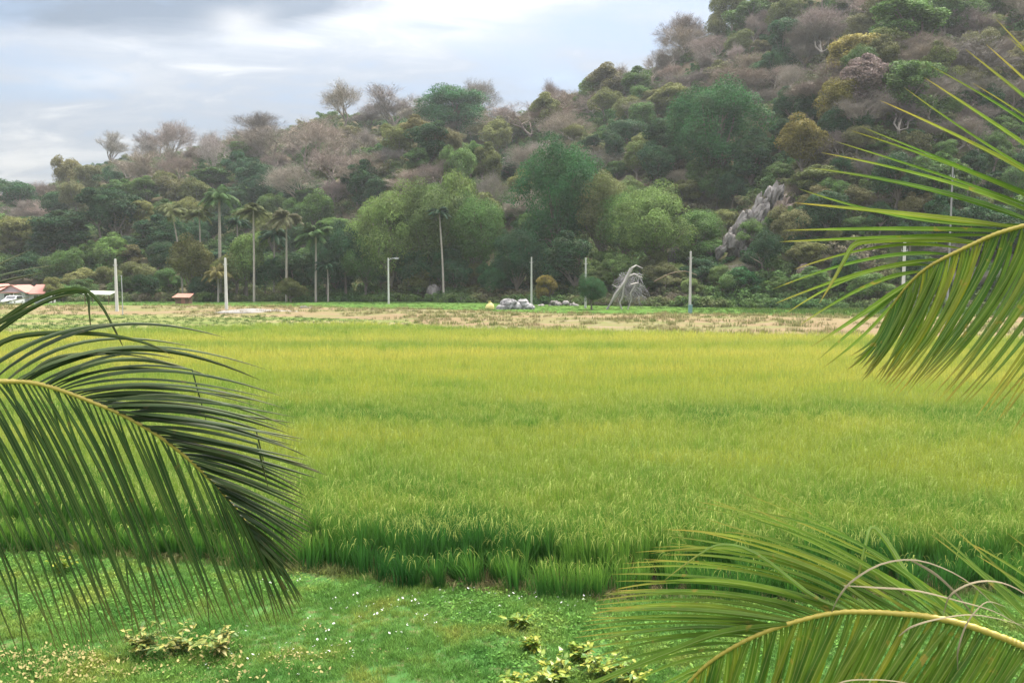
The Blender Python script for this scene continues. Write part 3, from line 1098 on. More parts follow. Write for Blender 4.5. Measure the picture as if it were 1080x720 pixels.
OCC = []    # (px, py, radius) of the crowns placed by hand
KEY = [  # kind, crown centre px,py, width, height, colour   (on the hill)
    ('big', 482, 116, 96, 62, 'deep green'), ('broad', 455, 150, 60, 50, 'dark green'), ('broad', 420, 150, 46, 44, 'olive'),
    ('big', 752, 142, 118, 118, 'deep green'), ('broad', 700, 150, 50, 60, 'dark green'), ('broad', 790, 165, 60, 70, 'dark green'),
    ('broad', 828, 48, 50, 62, 'dark green'), ('broad', 812, 75, 44, 44, 'dark green'), ('broad', 772, 205, 42, 46, 'dark green'),
    ('broad', 575, 92, 40, 34, 'dark green'), ('broad', 600, 80, 36, 34, 'brownish green'), ('broad', 632, 58, 40, 36, 'dark green'),
    ('broad', 652, 52, 40, 36, 'brownish green'), ('broad', 625, 95, 46, 36, 'pale green'), ('broad', 670, 90, 44, 36, 'mid green'),
    ('broad', 648, 158, 34, 44, 'dark green'), ('broad', 700, 40, 60, 40, 'olive'), ('broad', 900, 60, 84, 56, 'yellow olive'),
    ('broad', 955, 28, 110, 62, 'mid green'), ('broad', 930, 48, 80, 46, 'olive'), ('broad', 950, 98, 84, 70, 'mid green'), ('broad', 1000, 14, 70, 46, 'mid green'),
    ('broad', 885, 112, 64, 62, 'yellow olive'), ('broad', 848, 158, 62, 66, 'yellow olive'), ('broad', 860, 190, 60, 40, 'olive'),
    ('bare', 870, 90, 60, 60, 'pinkish brown'), ('bare', 900, 120, 60, 60, 'grey brown'),
    ('broad', 780, 50, 40, 34, 'olive'), ('broad', 790, 20, 60, 40, 'mid green'),
    ('broad', 118, 222, 80, 56, 'dark green'), ('broad', 130, 203, 44, 34, 'mid green'), ('broad', 70, 245, 74, 54, 'dark green'), ('broad', 20, 208, 62, 44, 'dark green'),
    ('broad', 60, 215, 50, 36, 'dark green'), ('broad', 165, 255, 64, 50, 'dark green'), ('broad', 270, 188, 54, 40, 'dark green'), ('broad', 258, 162, 46, 32, 'mid green'),
    ('broad', 190, 205, 60, 40, 'brownish green'), ('broad', 245, 215, 54, 40, 'dark green'), ('broad', 370, 150, 44, 36, 'brownish green'),
    ('bare', 238, 125, 34, 40, 'grey brown'), ('bare', 230, 160, 34, 54, 'pale grey'), ('bare', 116, 152, 26, 40, 'grey brown'), ('bare', 60, 168, 34, 38, 'pale grey'),
    ('bare', 175, 130, 36, 34, 'pale grey'), ('bare', 345, 98, 44, 36, 'grey brown'), ('bare', 315, 110, 40, 38, 'pinkish brown'), ('bare', 380, 100, 40, 36, 'pinkish brown'),
    ('bare', 435, 98, 36, 36, 'dark brown'), ('bare', 400, 98, 34, 30, 'dark brown'), ('bare', 330, 150, 70, 66, 'pinkish brown'), ('bare', 290, 150, 60, 54, 'pinkish brown'),
    ('bare', 355, 175, 60, 56, 'pinkish brown'), ('bare', 320, 190, 60, 50, 'grey brown'), ('bare', 390, 180, 50, 44, 'grey brown'),
    ('bare', 560, 125, 70, 40, 'pinkish brown'), ('bare', 530, 135, 60, 40, 'brownish green'), ('bare', 600, 130, 56, 40, 'grey brown'), ('bare', 560, 168, 70, 56, 'pale grey'),
    ('bare', 660, 82, 44, 40, 'grey brown'), ('bare', 720, 30, 60, 50, 'grey brown'), ('bare', 690, 68, 50, 46, 'pinkish brown'), ('bare', 735, 70, 60, 50, 'pinkish brown'),
    ('bare', 780, 90, 60, 44, 'pinkish brown'), ('bare', 860, 30, 60, 50, 'pinkish brown'), ('bare', 1010, 60, 80, 60, 'pinkish brown'), ('bare', 1045, 100, 70, 60, 'grey brown'),
    ('bare', 620, 175, 44, 44, 'grey brown'), ('bare', 525, 205, 40, 60, 'grey brown'), ('bare', 205, 165, 36, 32, 'dark brown'), ('bare', 165, 150, 40, 36, 'dark brown'),
]
for kind, cx, cy, w, h, c in KEY:
    b = hill_hit(cx, min(cy + h * 0.55, 318))
    if b is None: continue
    H = h * (1.05 if kind != 'bare' else 1.15)
    put_tree(kind, b + np.array((0, 0, -0.2)), w, H, c, True)
    OCC.append((cx, cy, 0.5 * min(w, h)))
FOOT = [  # kind, crown centre px, top py, base py, width, colour : trees standing at the foot of the hill
    ('big', 590, 166, 318, 104, 'deep green'), ('big', 410, 196, 318, 100, 'pale green'), ('big', 452, 200, 318, 90, 'pale green'), ('broad', 480, 176, 300, 70, 'pale green'),
    ('big', 500, 215, 318, 84, 'mid green'), ('big', 545, 235, 319, 70, 'dark green'), ('broad', 365, 232, 318, 56, 'dark green'), ('big', 385, 240, 318, 64, 'mid green'),
    ('big', 635, 205, 318, 84, 'olive'), ('big', 690, 196, 300, 110, 'pale green'), ('big', 732, 215, 275, 70, 'mid green'), ('big', 660, 230, 319, 80, 'mid green'),
    ('broad', 600, 250, 320, 70, 'dark green'), ('broad', 430, 262, 318, 60, 'dark green'), ('broad', 465, 260, 318, 56, 'dark green'), ('broad', 517, 278, 319, 40, 'deep green'),
    ('broad', 260, 238, 318, 60, 'pale green'), ('broad', 250, 262, 318, 54, 'olive'), ('broad', 205, 248, 318, 58, 'olive'), ('broad', 310, 262, 318, 56, 'dark green'),
    ('broad', 345, 256, 318, 50, 'dark green'), ('broad', 280, 268, 318, 46, 'dark green'), ('broad', 150, 276, 317, 54, 'olive'), ('broad', 178, 284, 317, 44, 'mid green'),
    ('broad', 85, 282, 316, 54, 'olive'), ('broad', 60, 272, 314, 50, 'mid green'), ('broad', 20, 268, 312, 70, 'olive'), ('broad', 118, 284, 316, 40, 'olive'),
    ('broad', 215, 288, 318, 44, 'dark green'), ('broad', 34, 268, 311, 60, 'dark green'), ('broad', 56, 290, 320, 26, 'olive'), ('broad', -2, 272, 311, 60, 'mid green'), ('broad', -20, 262, 312, 80, 'mid green'), ('broad', -80, 250, 312, 90, 'olive'), ('broad', 740, 290, 322, 50, 'dark green'),
    ('broad', 700, 285, 322, 54, 'brownish green'), ('broad', 785, 285, 324, 46, 'deep green'), ('broad', 805, 245, 300, 48, 'dark green'), ('broad', 830, 270, 322, 56, 'brownish green'),
    ('broad', 870, 262, 322, 64, 'dark green'), ('broad', 900, 240, 318, 70, 'dark brown'), ('broad', 940, 250, 322, 70, 'dark green'), ('broad', 985, 240, 322, 80, 'mid green'),
    ('broad', 1040, 250, 324, 80, 'dark green'), ('broad', 1100, 240, 324, 90, 'mid green'), ('broad', 910, 285, 326, 56, 'mid green'), ('broad', 855, 292, 325, 50, 'mid green'),
    ('broad', 690, 262, 300, 40, 'olive'),
]
for kind, cx, top, bp, w, c in FOOT:
    if bp > 311:
        b = ground_pt(cx, bp)
        zz = float(np.maximum(hill_h(b[0], b[1]), 0))
        b[2] = zz - 0.1
    else:
        b = hill_hit(cx, bp)
        if b is None: continue
    put_tree(kind, b, w, (bp - top) * 1.02, c, True)
    OCC.append((cx, (top + bp) / 2, 0.42 * min(w, bp - top)))

# shrubs standing free before the hill
b = ground_pt(624, 327.5)
root = put_tree('big', b, 40, 38, 'deep green', True, 'round_bush')
ROUND_BUSH = root
b = ground_pt(576, 321)
root = put_tree('broad', b, 34, 34, 'yellow olive', True, 'bamboo_shrub')
YELLOW_SHRUB = root

# the rest of the wood: a tree wherever the hand-placed ones leave a gap
cand = rng.uniform((-30, 0), (1112, 312), (9000, 2))
placed = []
ROCKZONE = [(16, 308, 26), (44, 310, 14), (107, 312, 14), (194, 312, 12), (790, 242, 23), (772, 258, 18), (803, 228, 18), (820, 212, 14), (709, 275, 12), (670, 300, 20)]
for (u, v) in cand:
    sk = float(np.interp(u, SKY_PX, SKY_PY))
    if v < sk + 3 or v < -10: continue
    sp = 16 if v < 130 else 19.5
    if any((u - a) ** 2 + (v - b_) ** 2 < (r_ * 0.75) ** 2 for a, b_, r_ in OCC): continue
    if any((u - a) ** 2 + (v + 8 - b_) ** 2 < (r_ * 1.0) ** 2 for a, b_, r_ in ROCKZONE): continue
    if any((u - a) ** 2 + (v - b_) ** 2 < sp * sp for a, b_ in placed): continue
    h = hill_hit(u, v + 8)
    if h is None: continue
    placed.append((u, v))
    q = random.random()
    rel = (v - sk)
    if u < 530:
        if rel < 40: pr = [('bare', 'pinkish brown', .3), ('bare', 'dark brown', .22), ('bare', 'grey brown', .2), ('broad', 'brownish green', .2), ('broad', 'dark green', .08)]
        elif v < 215: pr = [('bare', 'pinkish brown', .16), ('bare', 'dark brown', .14), ('broad', 'brownish green', .23), ('broad', 'dark green', .22), ('broad', 'mid green', .15), ('broad', 'olive', .1)]
        else: pr = [('broad', 'dark green', .45), ('broad', 'mid green', .2), ('broad', 'olive', .15), ('broad', 'mid green', .1), ('broad', 'brownish green', .1)]
    elif u < 800:
        if v < 130: pr = [('bare', 'pinkish brown', .22), ('bare', 'grey brown', .22), ('bare', 'dark brown', .08), ('broad', 'olive', .16), ('broad', 'brownish green', .16), ('broad', 'mid green', .16)]
        else: pr = [('broad', 'mid green', .25), ('broad', 'olive', .25), ('broad', 'dark green', .22), ('bare', 'grey brown', .1), ('broad', 'pale green', .18)]
    else:
        if v < 110: pr = [('bare', 'pinkish brown', .28), ('bare', 'grey brown', .18), ('bare', 'dark brown', .14), ('broad', 'brownish green', .16), ('broad', 'mid green', .14), ('broad', 'olive', .1)]
        elif v < 215: pr = [('bare', 'pinkish brown', .2), ('bare', 'dark brown', .18), ('broad', 'dark green', .25), ('broad', 'brownish green', .2), ('broad', 'mid green', .17)]
        else: pr = [('bare', 'dark brown', .15), ('broad', 'olive', .15), ('broad', 'dark green', .35), ('broad', 'mid green', .2), ('broad', 'brownish green', .15)]
    acc = 0
    for kind, c, w_ in pr:
        acc += w_
        if q <= acc: break
    w = random.uniform(29, 50)
    hh = w * random.uniform(0.62, 1.25) * (1.15 if kind == 'bare' else 1)
    put_tree(kind, h + np.array((0, 0, -0.2)), w, hh, c)
print('TREES', len(TREES), 'bare', sum(q['kind'] == 'bare' for q in TREES))

# undergrowth between the trees
M_BRUSH, t = mat_base('undergrowth_leaf')
g = t.new('ShaderNodeNewGeometry')
n = t.noise(0.045, 4, t.pos())
n2 = t.noise(0.25, 3, t.pos())
c = t.ramp(n, [(0.38, (0.05, 0.125, 0.04)), (0.53, (0.10, 0.15, 0.048)), (0.60, (0.15, 0.14, 0.075)), (0.70, (0.21, 0.175, 0.14))])
c = t.mix(t.maprange(n2, 0.5, 0.7, 0, 0.75), c, (0.09, 0.17, 0.045))
v = t.math('ADD', t.math('MULTIPLY', g.outputs['Random Per Island'], 0.7), 0.65)
sc_ = t.new('ShaderNodeVectorMath', operation='SCALE'); t.link(c, sc_.inputs[0]); t.link(v, sc_.inputs['Scale'])
leaf_shader(t, sc_.outputs[0], 0.25, 0.7, 0.08)


def brush_mesh(seed):
    r = np.random.default_rng(seed)
    mb = MB()
    V = np.concatenate([leaf_cloud(r, np.array((r.normal(0, .9), r.normal(0, .9), r.uniform(.2, 1.4))), r.uniform(.5, .9), 90, 0.3) for _ in range(8)])
    mb.add(V, np.arange(len(V)).reshape(-1, 4))
    return mb.mesh('brush', [M_BRUSH], smooth=False)


n = 11000
yy_ = rng.uniform(106, 335, n) ** 1.0
uu_ = rng.uniform(-0.8, 0.85, n)
xx_ = uu_ * yy_
zz_ = hill_h(xx_, yy_)
keep = zz_ > 0.1
pxs = 540 + 900 * xx_ / yy_
pys = 290 - 900 * (zz_ - 4.5) / yy_
for a, b_, r_ in ROCKZONE:
    keep &= ((pxs - a) ** 2 + (pys - b_) ** 2) > (r_ * 0.9) ** 2
pts = np.stack([xx_, yy_, zz_ - 0.2], 1)[keep]
scatter('undergrowth', pts, [proto('brush', brush_mesh(1100 + i)) for i in range(4)], rng.uniform(0.55, 1.35, len(pts)), rng.uniform(0, 6.28, len(pts)),
        label='tangled green and brown undergrowth covering the hillside', cat='undergrowth')
# low bushes along the foot of the hill
n = 900
uu_ = rng.uniform(-0.75, 0.8, n)
ff = np.interp(540 + 900 * uu_, FOOT_PX, FOOT_Y)
yy_ = ff + rng.uniform(-4.5, 4, n)
xx_ = uu_ * yy_
pts = np.stack([xx_, yy_, np.maximum(hill_h(xx_, yy_), 0) - 0.1], 1)
scatter('undergrowth', pts, [proto('brush', brush_mesh(1110 + i)) for i in range(3)], rng.uniform(0.4, 1.0, len(pts)), rng.uniform(0, 6.28, len(pts)),
        label='low bushy growth along the foot of the hill', cat='undergrowth')

# ------------------------------------------------------------------ coconut palms before the hill
M_PALMLEAF = mat_tree_leaf('palm_leaf', 0.25)


def far_palm(seed, nfr=22, L=3.2, dead=0):
    r = random.Random(seed)
    mb = MB()
    for k in range(nfr):
        a = 2 * pi * k / nfr * 2.4 + r.uniform(-.3, .3)
        el = r.uniform(-0.45, 1.25)
        out = np.array((cos(a), sin(a), 0))
        LL = L * r.uniform(0.8, 1.1)
        ss = np.linspace(0, 1, 12)
        sag = r.uniform(0.5, 0.95)
        pts = np.array([out * LL * (s * cos(el) * (1 - .12 * s)) + np.array((0, 0, LL * (s * sin(el) - sag * s * s * (0.75 if el > 0 else .35)))) for s in ss])
        tube(mb, pts, np.linspace(0.05, 0.012, 12), 3, cap=False)
        T = nrm(np.gradient(pts, axis=0))
        side = np.cross(out, (0, 0, 1.0))
        for i in range(34):
            s = 0.12 + 0.88 * i / 33
            q = np.array([np.interp(s, ss, pts[:, j]) for j in range(3)])
            tt = np.array([np.interp(s, ss, T[:, j]) for j in range(3)])
            ll = 0.95 * (1 - abs(s - 0.45) * 0.9) * r.uniform(0.8, 1.15)
            for sg in (-1, 1):
                d = nrm(side * sg * 0.85 + tt * 0.55 + np.array((0, 0, -0.25 - r.uniform(0, .35))))
                e = q + d * ll + np.array((0, 0, -0.25 * ll))
                m = q + d * ll * .5
                w = 0.05
                mb.add([q - tt * w, q + tt * w, m + tt * w * .8, e, m - tt * w * .8], [(0, 1, 2, 3, 4)])
    return mb.mesh('crown', [M_PALMLEAF], smooth=False)


PCR = [far_palm(1200 + i, [24, 20, 26][i]) for i in range(3)]
PALMS = [  # crown px, py, base px, crown radius px, trunk radius m, look
    (181, 222, 193, 21, .13, 'olive', 'coconut palm with a thin pale leaning trunk behind the bushes', 318),
    (210, 224, 212, 17, .13, 'olive', 'coconut palm with a dull crown just left of the tallest palm', 318),
    (231, 206, 232, 23, .24, 'mid green', 'tallest coconut palm with a thick pale trunk', 318),
    (267, 222, 268, 20, .16, 'olive', 'yellowish coconut palm just right of the tallest palm', 319),
    (289, 246, 289, 20, .15, 'dark green', 'dark coconut palm half hidden between two brighter palms', 318),
    (302, 229, 302, 21, .16, 'brownish green', 'coconut palm with a ragged brownish crown and slim trunk', 319),
    (333, 245, 333, 26, .17, 'mid green', 'rightmost coconut palm of the palm group, with a full green drooping crown', 319),
    (463, 222, 468, 15, .15, 'dark green', 'lone coconut palm with a small crown and tall curved bare trunk', 319),
    (229, 287, 230, 17, .14, 'yellow olive', 'short yellowing coconut palm in front of the tallest palm', 319),
    (345, 278, 346, 15, .12, 'dark green', 'low young coconut palm at the foot of the palm with the full green crown', 319),
    (250, 232, 251, 15, .13, 'dark green', 'dark coconut palm deep behind the yellowish palm', 317),
]
for i, (cx, cy, bx_, rp, tr_, colr, lab, bp) in enumerate(PALMS):
    b = ground_pt(bx_, bp)
    Yd = b[1]
    top = np.array((x_at(cx, cy, Yd), Yd, z_at(cy, Yd)))
    root = empty('coconut_palm', tuple(b), lab, 'palm tree', 'coconut palms at the foot of the hill')
    tb = MB()
    rel = top - b
    curve = [(rel[0] * s ** 1.6, 0.3 * sin(s * 3), rel[2] * s - 0.4 * (s == 0)) for s in np.linspace(0, 1, 10)]
    tube(tb, curve, np.linspace(tr_ * 1.25, tr_ * .85, 10), 7)
    tb.build('trunk', M_PALMBARK, root)
    c = link('crown', PCR[i % 3], root, rel)
    c.rotation_euler = (random.uniform(-.1, .1), random.uniform(-.1, .1), random.uniform(0, 6))
    s = rp * Yd / 900 / 3.0
    c.scale = (s, s, s)
    q = COLS[colr]
    c.color = (q[0] * .62, q[1] * .66, q[2] * .8, 1)

# ------------------------------------------------------------------ concrete poles
M_CONC = solid('concrete', (0.50, 0.50, 0.47), 0.85, 0.15, 2.0)
M_CONCD = solid('weathered_concrete', (0.36, 0.36, 0.34), 0.85, 0.15, 2.0)
M_METAL = solid('dull_metal', (0.42, 0.43, 0.44), 0.5, 0.15, 3.0, 0.4)
M_GREENBOX = solid('blue_green_paint', (0.12, 0.24, 0.24), 0.6, 0.15, 3.0)
M_WHITEGLASS = solid('lamp_glass', (0.8, 0.8, 0.78), 0.3, 0.05, 3.0)
M_VDARK = solid('grey_weathered_pole', (0.24, 0.245, 0.24), 0.9, 0.2, 2.0)
POLES = [  # px, top py, base py, top/bottom half width m, look
    (123.5, 273, 330, 'utility_pole', 'leftmost concrete pole beside the pale roofed shelter', M_CONC, .15),
    (239, 272, 330, 'utility_pole', 'pale concrete pole standing in front of the tallest palm', M_CONC, .15),
    (410, 272, 321, 'lamp_post', 'slim street lamp pole with a small lamp head near the lone palm', M_CONC, .12),
    (560.5, 271, 323, 'utility_pole', 'grey concrete pole beside the grey rubble heap', M_CONCD, .13),
    (617.5, 272, 325.5, 'utility_pole', 'grey concrete pole whose lower half hides behind the round bush', M_CONCD, .13),
    (727.5, 265, 332, 'utility_pole', 'grey concrete pole with a blue green meter box at its base', M_CONCD, .13),
    (951, 254, 350, 'utility_pole', 'pale concrete pole seen through the leaflets of the right frond', M_CONC, .12),
    (998, 176, 352, 'utility_pole', 'tallest concrete pole partly hidden behind the right frond', M_VDARK, .065),
]
for (u, tp, bp, nm, lab, mt, rw) in POLES:
    b = ground_pt(u, bp)
    H = z_at(tp, b[1])
    root = empty(nm, tuple(b), lab, 'pole' if nm == 'utility_pole' else 'street lamp', 'poles along the far edge of the field')
    mb = MB()
    # square tapering cast pole with chamfered cap
    n_ = 6
    zs = [-0.4, H * .3, H * .6, H * .9, H - .05, H]
    rr = [rw * 1.25, rw * 1.12, rw * 1.0, rw * .85, rw * .82, rw * .6]
    Vv, Ff = [], []
    for zq, rq in zip(zs, rr):
        for k in range(8):
            a_ = pi / 8 + k * pi / 4
            Vv.append((rq * 1.05 * cos(a_), rq * 1.05 * sin(a_), zq))
    for i in range(n_ - 1):
        for k in range(8):
            Ff.append((i * 8 + k, i * 8 + (k + 1) % 8, (i + 1) * 8 + (k + 1) % 8, (i + 1) * 8 + k))
    mb.add(Vv, Ff)
    mb.add(Vv[-8:], [tuple(range(8))])
    mb.build('shaft', mt, root, smooth=False)
    if nm == 'lamp_post':
        am = MB(); tube(am, catmull([(0.1, 0, H - .35), (.45, 0, H - .1), (1.0, 0, H - .05)], 8), 0.045, 6); am.build('lamp_arm', M_METAL, root)
        hd = MB()
        box(hd, (1.25, 0, H - .05), (.75, .32, .14)); box(hd, (1.25, 0, H + .04), (.55, .22, .06))
        h_ = hd.build('lamp_head', M_METAL, root, smooth=False)
        gl = MB(); box(gl, (1.28, 0, H - .15), (.5, .24, .05)); gl.build('lamp_glass', M_WHITEGLASS, h_, smooth=False)
    else:
        ib = MB()
        for sx in (-1, 1):
            tube(ib, [(0.0, 0, H - .8), (sx * (rw + .1), 0, H - .8), (sx * (rw + .1), 0, H - .55)], [.03, .03, .05], 6)
        ib.build('insulator_bracket', M_METAL, root)
    if u == 727.5:
        bx = MB(); box(bx, (0, -.2, .55), (.42, .3, 1.1)); box(bx, (0, -.2, 1.12), (.48, .36, .05)); box(bx, (0.15, -.36, .6), (.04, .03, .2))
        bx.build('meter_box', M_GREENBOX, root, smooth=False)
# thin stake beside the leftmost pole
b = ground_pt(129.5, 333)
mb = MB(); tube(mb, [(0, 0, -.3), (.02, 0, 2.5), (0.0, 0, 4.4)], [.055, .05, .04], 8)
box(mb, (0, 0, 4.43), (.14, .14, .06))
tag(mb.build('stake', M_METAL, None, loc=b), 'thin grey metal stake close beside the leftmost concrete pole', 'stake')

# ------------------------------------------------------------------ house, shelter, hut, car at the far left
M_WALL = solid('white_wall', (0.40, 0.40, 0.41), 0.85, 0.1, 0.7)
M_ROOF, t = mat_base('pink_red_roof')
wv_ = t.new('ShaderNodeTexWave', wave_type='BANDS', bands_direction='X')
wv_.inputs['Scale'].default_value = 2.2
t.link(t.obj(), wv_.inputs[0])
c = t.mix(t.noise(1.2, 4, t.obj()), (0.30, 0.10, 0.08), (0.40, 0.17, 0.14))
c = t.mix(t.math('MULTIPLY', wv_.outputs[1], 0.3), c, (0.30, 0.12, 0.10))
p = t.new('ShaderNodeBsdfPrincipled'); p.inputs['Roughness'].default_value = 0.7
t.link(c, p.inputs['Base Color']); t.link(p.outputs[0], t.out.inputs[0])
M_DARKGLASS = solid('dark_glass', (0.03, 0.035, 0.045), 0.15, 0.2, 2)
M_WOOD = solid('brown_wood', (0.14, 0.085, 0.055), 0.8, 0.3, 3)
M_SHEET = solid('pale_sheet_roof', (0.25, 0.27, 0.21), 0.5, 0.12, 1.5)
M_RUST = solid('rusty_sheet', (0.28, 0.12, 0.085), 0.7, 0.4, 2)
M_FRAME = solid('white_frame', (0.7, 0.7, 0.7), 0.5, 0.05, 3)
M_CARWHITE = solid('white_car_paint', (0.45, 0.46, 0.48), 0.25, 0.03, 3)
M_TYRE = solid('tyre_rubber', (0.03, 0.03, 0.03), 0.8, 0.1, 6)
M_LAMPW = solid('headlamp_glass', (0.75, 0.75, 0.7), 0.15, 0.05, 6)


def gable(mbw, mbr, x0, x1, y0, y1, h, rh, over=0.45):
    """walls with gable ends facing +-Y, ridge along Y"""
    xm = (x0 + x1) / 2
    for y in (y0, y1):
        mbw.add([(x0, y, -.2), (x1, y, -.2), (x1, y, h), (xm, y, h + rh), (x0, y, h)], [(0, 1, 2, 3, 4)])
    for x in (x0, x1):
        mbw.add([(x, y0, -.2), (x, y1, -.2), (x, y1, h), (x, y0, h)], [(0, 1, 2, 3)])
    k = rh / (xm - x0)
    for sx in (-1, 1):
        xe = xm + sx * (xm - x0 + over)
        ze = h - k * over + .06
        A = [(xm, y0 - over, h + rh + .06), (xe, y0 - over, ze), (xe, y1 + over, ze), (xm, y1 + over, h + rh + .06)]
        B = [(a_, b_, c_ + .1) for a_, b_, c_ in A]
        mbr.add(A + B, [(0, 1, 2, 3), (7, 6, 5, 4), (0, 4, 5, 1), (1, 5, 6, 2), (2, 6, 7, 3), (3, 7, 4, 0)])


hb = ground_pt(16, 320.5)
HX, HY = hb[0], hb[1]
house = empty('village_house', (HX, HY, 0), 'white village house under a faded red roof at the left edge', 'house')
S = HY / 900
house.scale = (.78, .78, .8)
w_, r_ = MB(), MB()
gable(w_, r_, -3.0, 2.0, 0, 6, 2.3, 1.25)
gable(w_, r_, -8.0, -3.1, 1.5, 7, 2.3, 1.4)
w_.build('wall', M_WALL, house, smooth=False)
r_.build('roof', M_ROOF, house, smooth=False)
wr, rr_ = MB(), MB()
# side wing: single pitch roof sloping to the front
wr.add([(2.05, 1.0, -.2), (5.2, 1.0, -.2), (5.2, 1.0, 2.0), (2.05, 1.0, 2.0)], [(0, 1, 2, 3)])
wr.add([(5.2, 1.0, -.2), (5.2, 5.5, -.2), (5.2, 5.5, 3.3), (5.2, 1.0, 2.0)], [(0, 1, 2, 3)])
wr.build('wall', M_WALL, house, smooth=False)
A = [(2.2, .4, 1.9), (5.7, .4, 1.9), (5.0, 4.0, 3.65), (2.2, 4.0, 3.65)]
B = [(a_, b_, c_ + .1) for a_, b_, c_ in A]
rr_.add(A + B, [(0, 3, 2, 1), (4, 5, 6, 7), (0, 1, 5, 4), (1, 2, 6, 5), (2, 3, 7, 6), (3, 0, 4, 7)])
rr_.build('roof', M_ROOF, house, smooth=False)
for (x, y, z, ww, hh) in ((-1.6, -.03, 1.35, 1.0, 1.0), (1.0, -.03, 1.35, 0.9, 1.0), (-6.4, 1.47, 1.35, 1.1, 1.0), (3.7, .97, 1.2, 1.0, .9)):
    f_ = MB(); box(f_, (x, y, z), (ww + .16, .05, hh + .16)); fo = f_.build('window', M_FRAME, house, smooth=False)
    g_ = MB(); box(g_, (x, y - .03, z), (ww, .03, hh)); g_.build('pane', M_DARKGLASS, fo, smooth=False)
    s_ = MB(); box(s_, (x, y - .08, z - hh / 2 - .11), (ww + .3, .18, .06)); s_.build('sill', M_FRAME, fo, smooth=False)
d_ = MB(); box(d_, (-.3, -.03, 1.0), (.9, .06, 2.0)); dd = d_.build('door', M_WOOD, house, smooth=False)
k_ = MB(); box(k_, (.05, -.09, 1.0), (.06, .06, .12)); k_.build('handle', M_METAL, dd, smooth=False)
# porch
pp = MB(); box(pp, (-.4, -1.3, 2.25), (3.4, 2.4, .1)); pp.build('porch_roof', M_ROOF, house, smooth=False)
for x in (-1.95, 1.15):
    q_ = MB(); tube(q_, [(x, -2.3, -.2), (x, -2.3, 2.2)], .06, 8); q_.build('post', M_FRAME, house)

# parked white car before the house (seen from the front)
cb_ = ground_pt(7, 322.5)
car = empty('parked_car', (cb_[0], cb_[1], 0), 'white parked car in front of the white village house', 'car', None, 0.15)
prof = [(-.0, .32), (.05, .62), (.25, .78), (1.15, .95), (1.85, 1.42), (2.9, 1.48), (3.75, 1.42), (4.25, 1.0), (4.35, .6), (4.3, .32)]
mb = MB()
cs = []
for (yy0, zz0) in prof:
    top_n = 0.82 if zz0 < 1.2 else 0.66
    cs.append([(-top_n, yy0, zz0), (top_n, yy0, zz0)])
V = np.array(cs).reshape(-1, 3)
n_ = len(prof)
mb.add(V, [(2 * i, 2 * i + 1, 2 * i + 3, 2 * i + 2) for i in range(n_ - 1)])
lo = [(s * .84, yy0, z0) for s in (-1, 1) for (yy0, z0) in ((.0, .32), (4.3, .32))]
mb.add(V[0::2], [tuple(range(n_))]); mb.add(V[1::2], [tuple(range(n_))[::-1]])
mb.add([(-.82, 0, .32), (.82, 0, .32), (.82, 4.3, .32), (-.82, 4.3, .32)], [(0, 3, 2, 1)])
mb.build('body', M_CARWHITE, car, smooth=False)
wn = MB(); wn.add([(-.66, 1.17, .985), (.66, 1.17, .985), (.58, 1.79, 1.405), (-.58, 1.79, 1.405)], [(0, 1, 2, 3)]); wn.build('windscreen', M_DARKGLASS, car, smooth=False)
for sx in (-1, 1):
    wd_ = MB(); wd_.add([(sx * .80, 1.35, 1.0), (sx * .80, 3.9, 1.0), (sx * .69, 3.6, 1.38), (sx * .69, 1.95, 1.38)], [(0, 1, 2, 3)]); wd_.build('side_window', M_DARKGLASS, car, smooth=False)
    hl = MB(); box(hl, (sx * .6, -.0, .64), (.3, .1, .14)); hl.build('headlight', M_LAMPW, car, smooth=False)
    for yw in (.8, 3.5):
        ty = MB()
        tube(ty, [(sx * .62, yw, .31), (sx * .64, yw, .31), (sx * .82, yw, .31), (sx * .84, yw, .31)], [.26, .31, .31, .26], 16)
        wo_ = ty.build('wheel', M_TYRE, car)
        hc = MB(); tube(hc, [(sx * .835, yw, .31), (sx * .85, yw, .31)], [.18, .16], 12); hc.build('rim', M_METAL, wo_)
gr = MB(); box(gr, (0, -.01, .5), (.8, .06, .14)); gr.build('grille', M_DARKGLASS, car, smooth=False)

# pale roofed open shelter
sb = ground_pt(107, 321)
sh = empty('open_shelter', (sb[0], sb[1], 0), 'low open shelter with a pale flat roof left of the leftmost pole', 'shelter')
mb = MB()
A = [(-2.2, -1.4, 1.55), (2.0, -1.4, 1.45), (2.0, 1.4, 1.95), (-2.2, 1.4, 2.05)]
B = [(a_, b_, c_ + .07) for a_, b_, c_ in A]
mb.add(A + B, [(0, 3, 2, 1), (4, 5, 6, 7), (0, 1, 5, 4), (1, 2, 6, 5), (2, 3, 7, 6), (3, 0, 4, 7)])
mb.build('roof', M_SHEET, sh, smooth=False)
for x in (-1.9, 1.7):
    for y, h_ in ((-1.2, 1.52), (1.2, 1.9)):
        q_ = MB(); tube(q_, [(x, y, -.2), (x, y, h_)], .06, 6); q_.build('post', M_WOOD, sh)
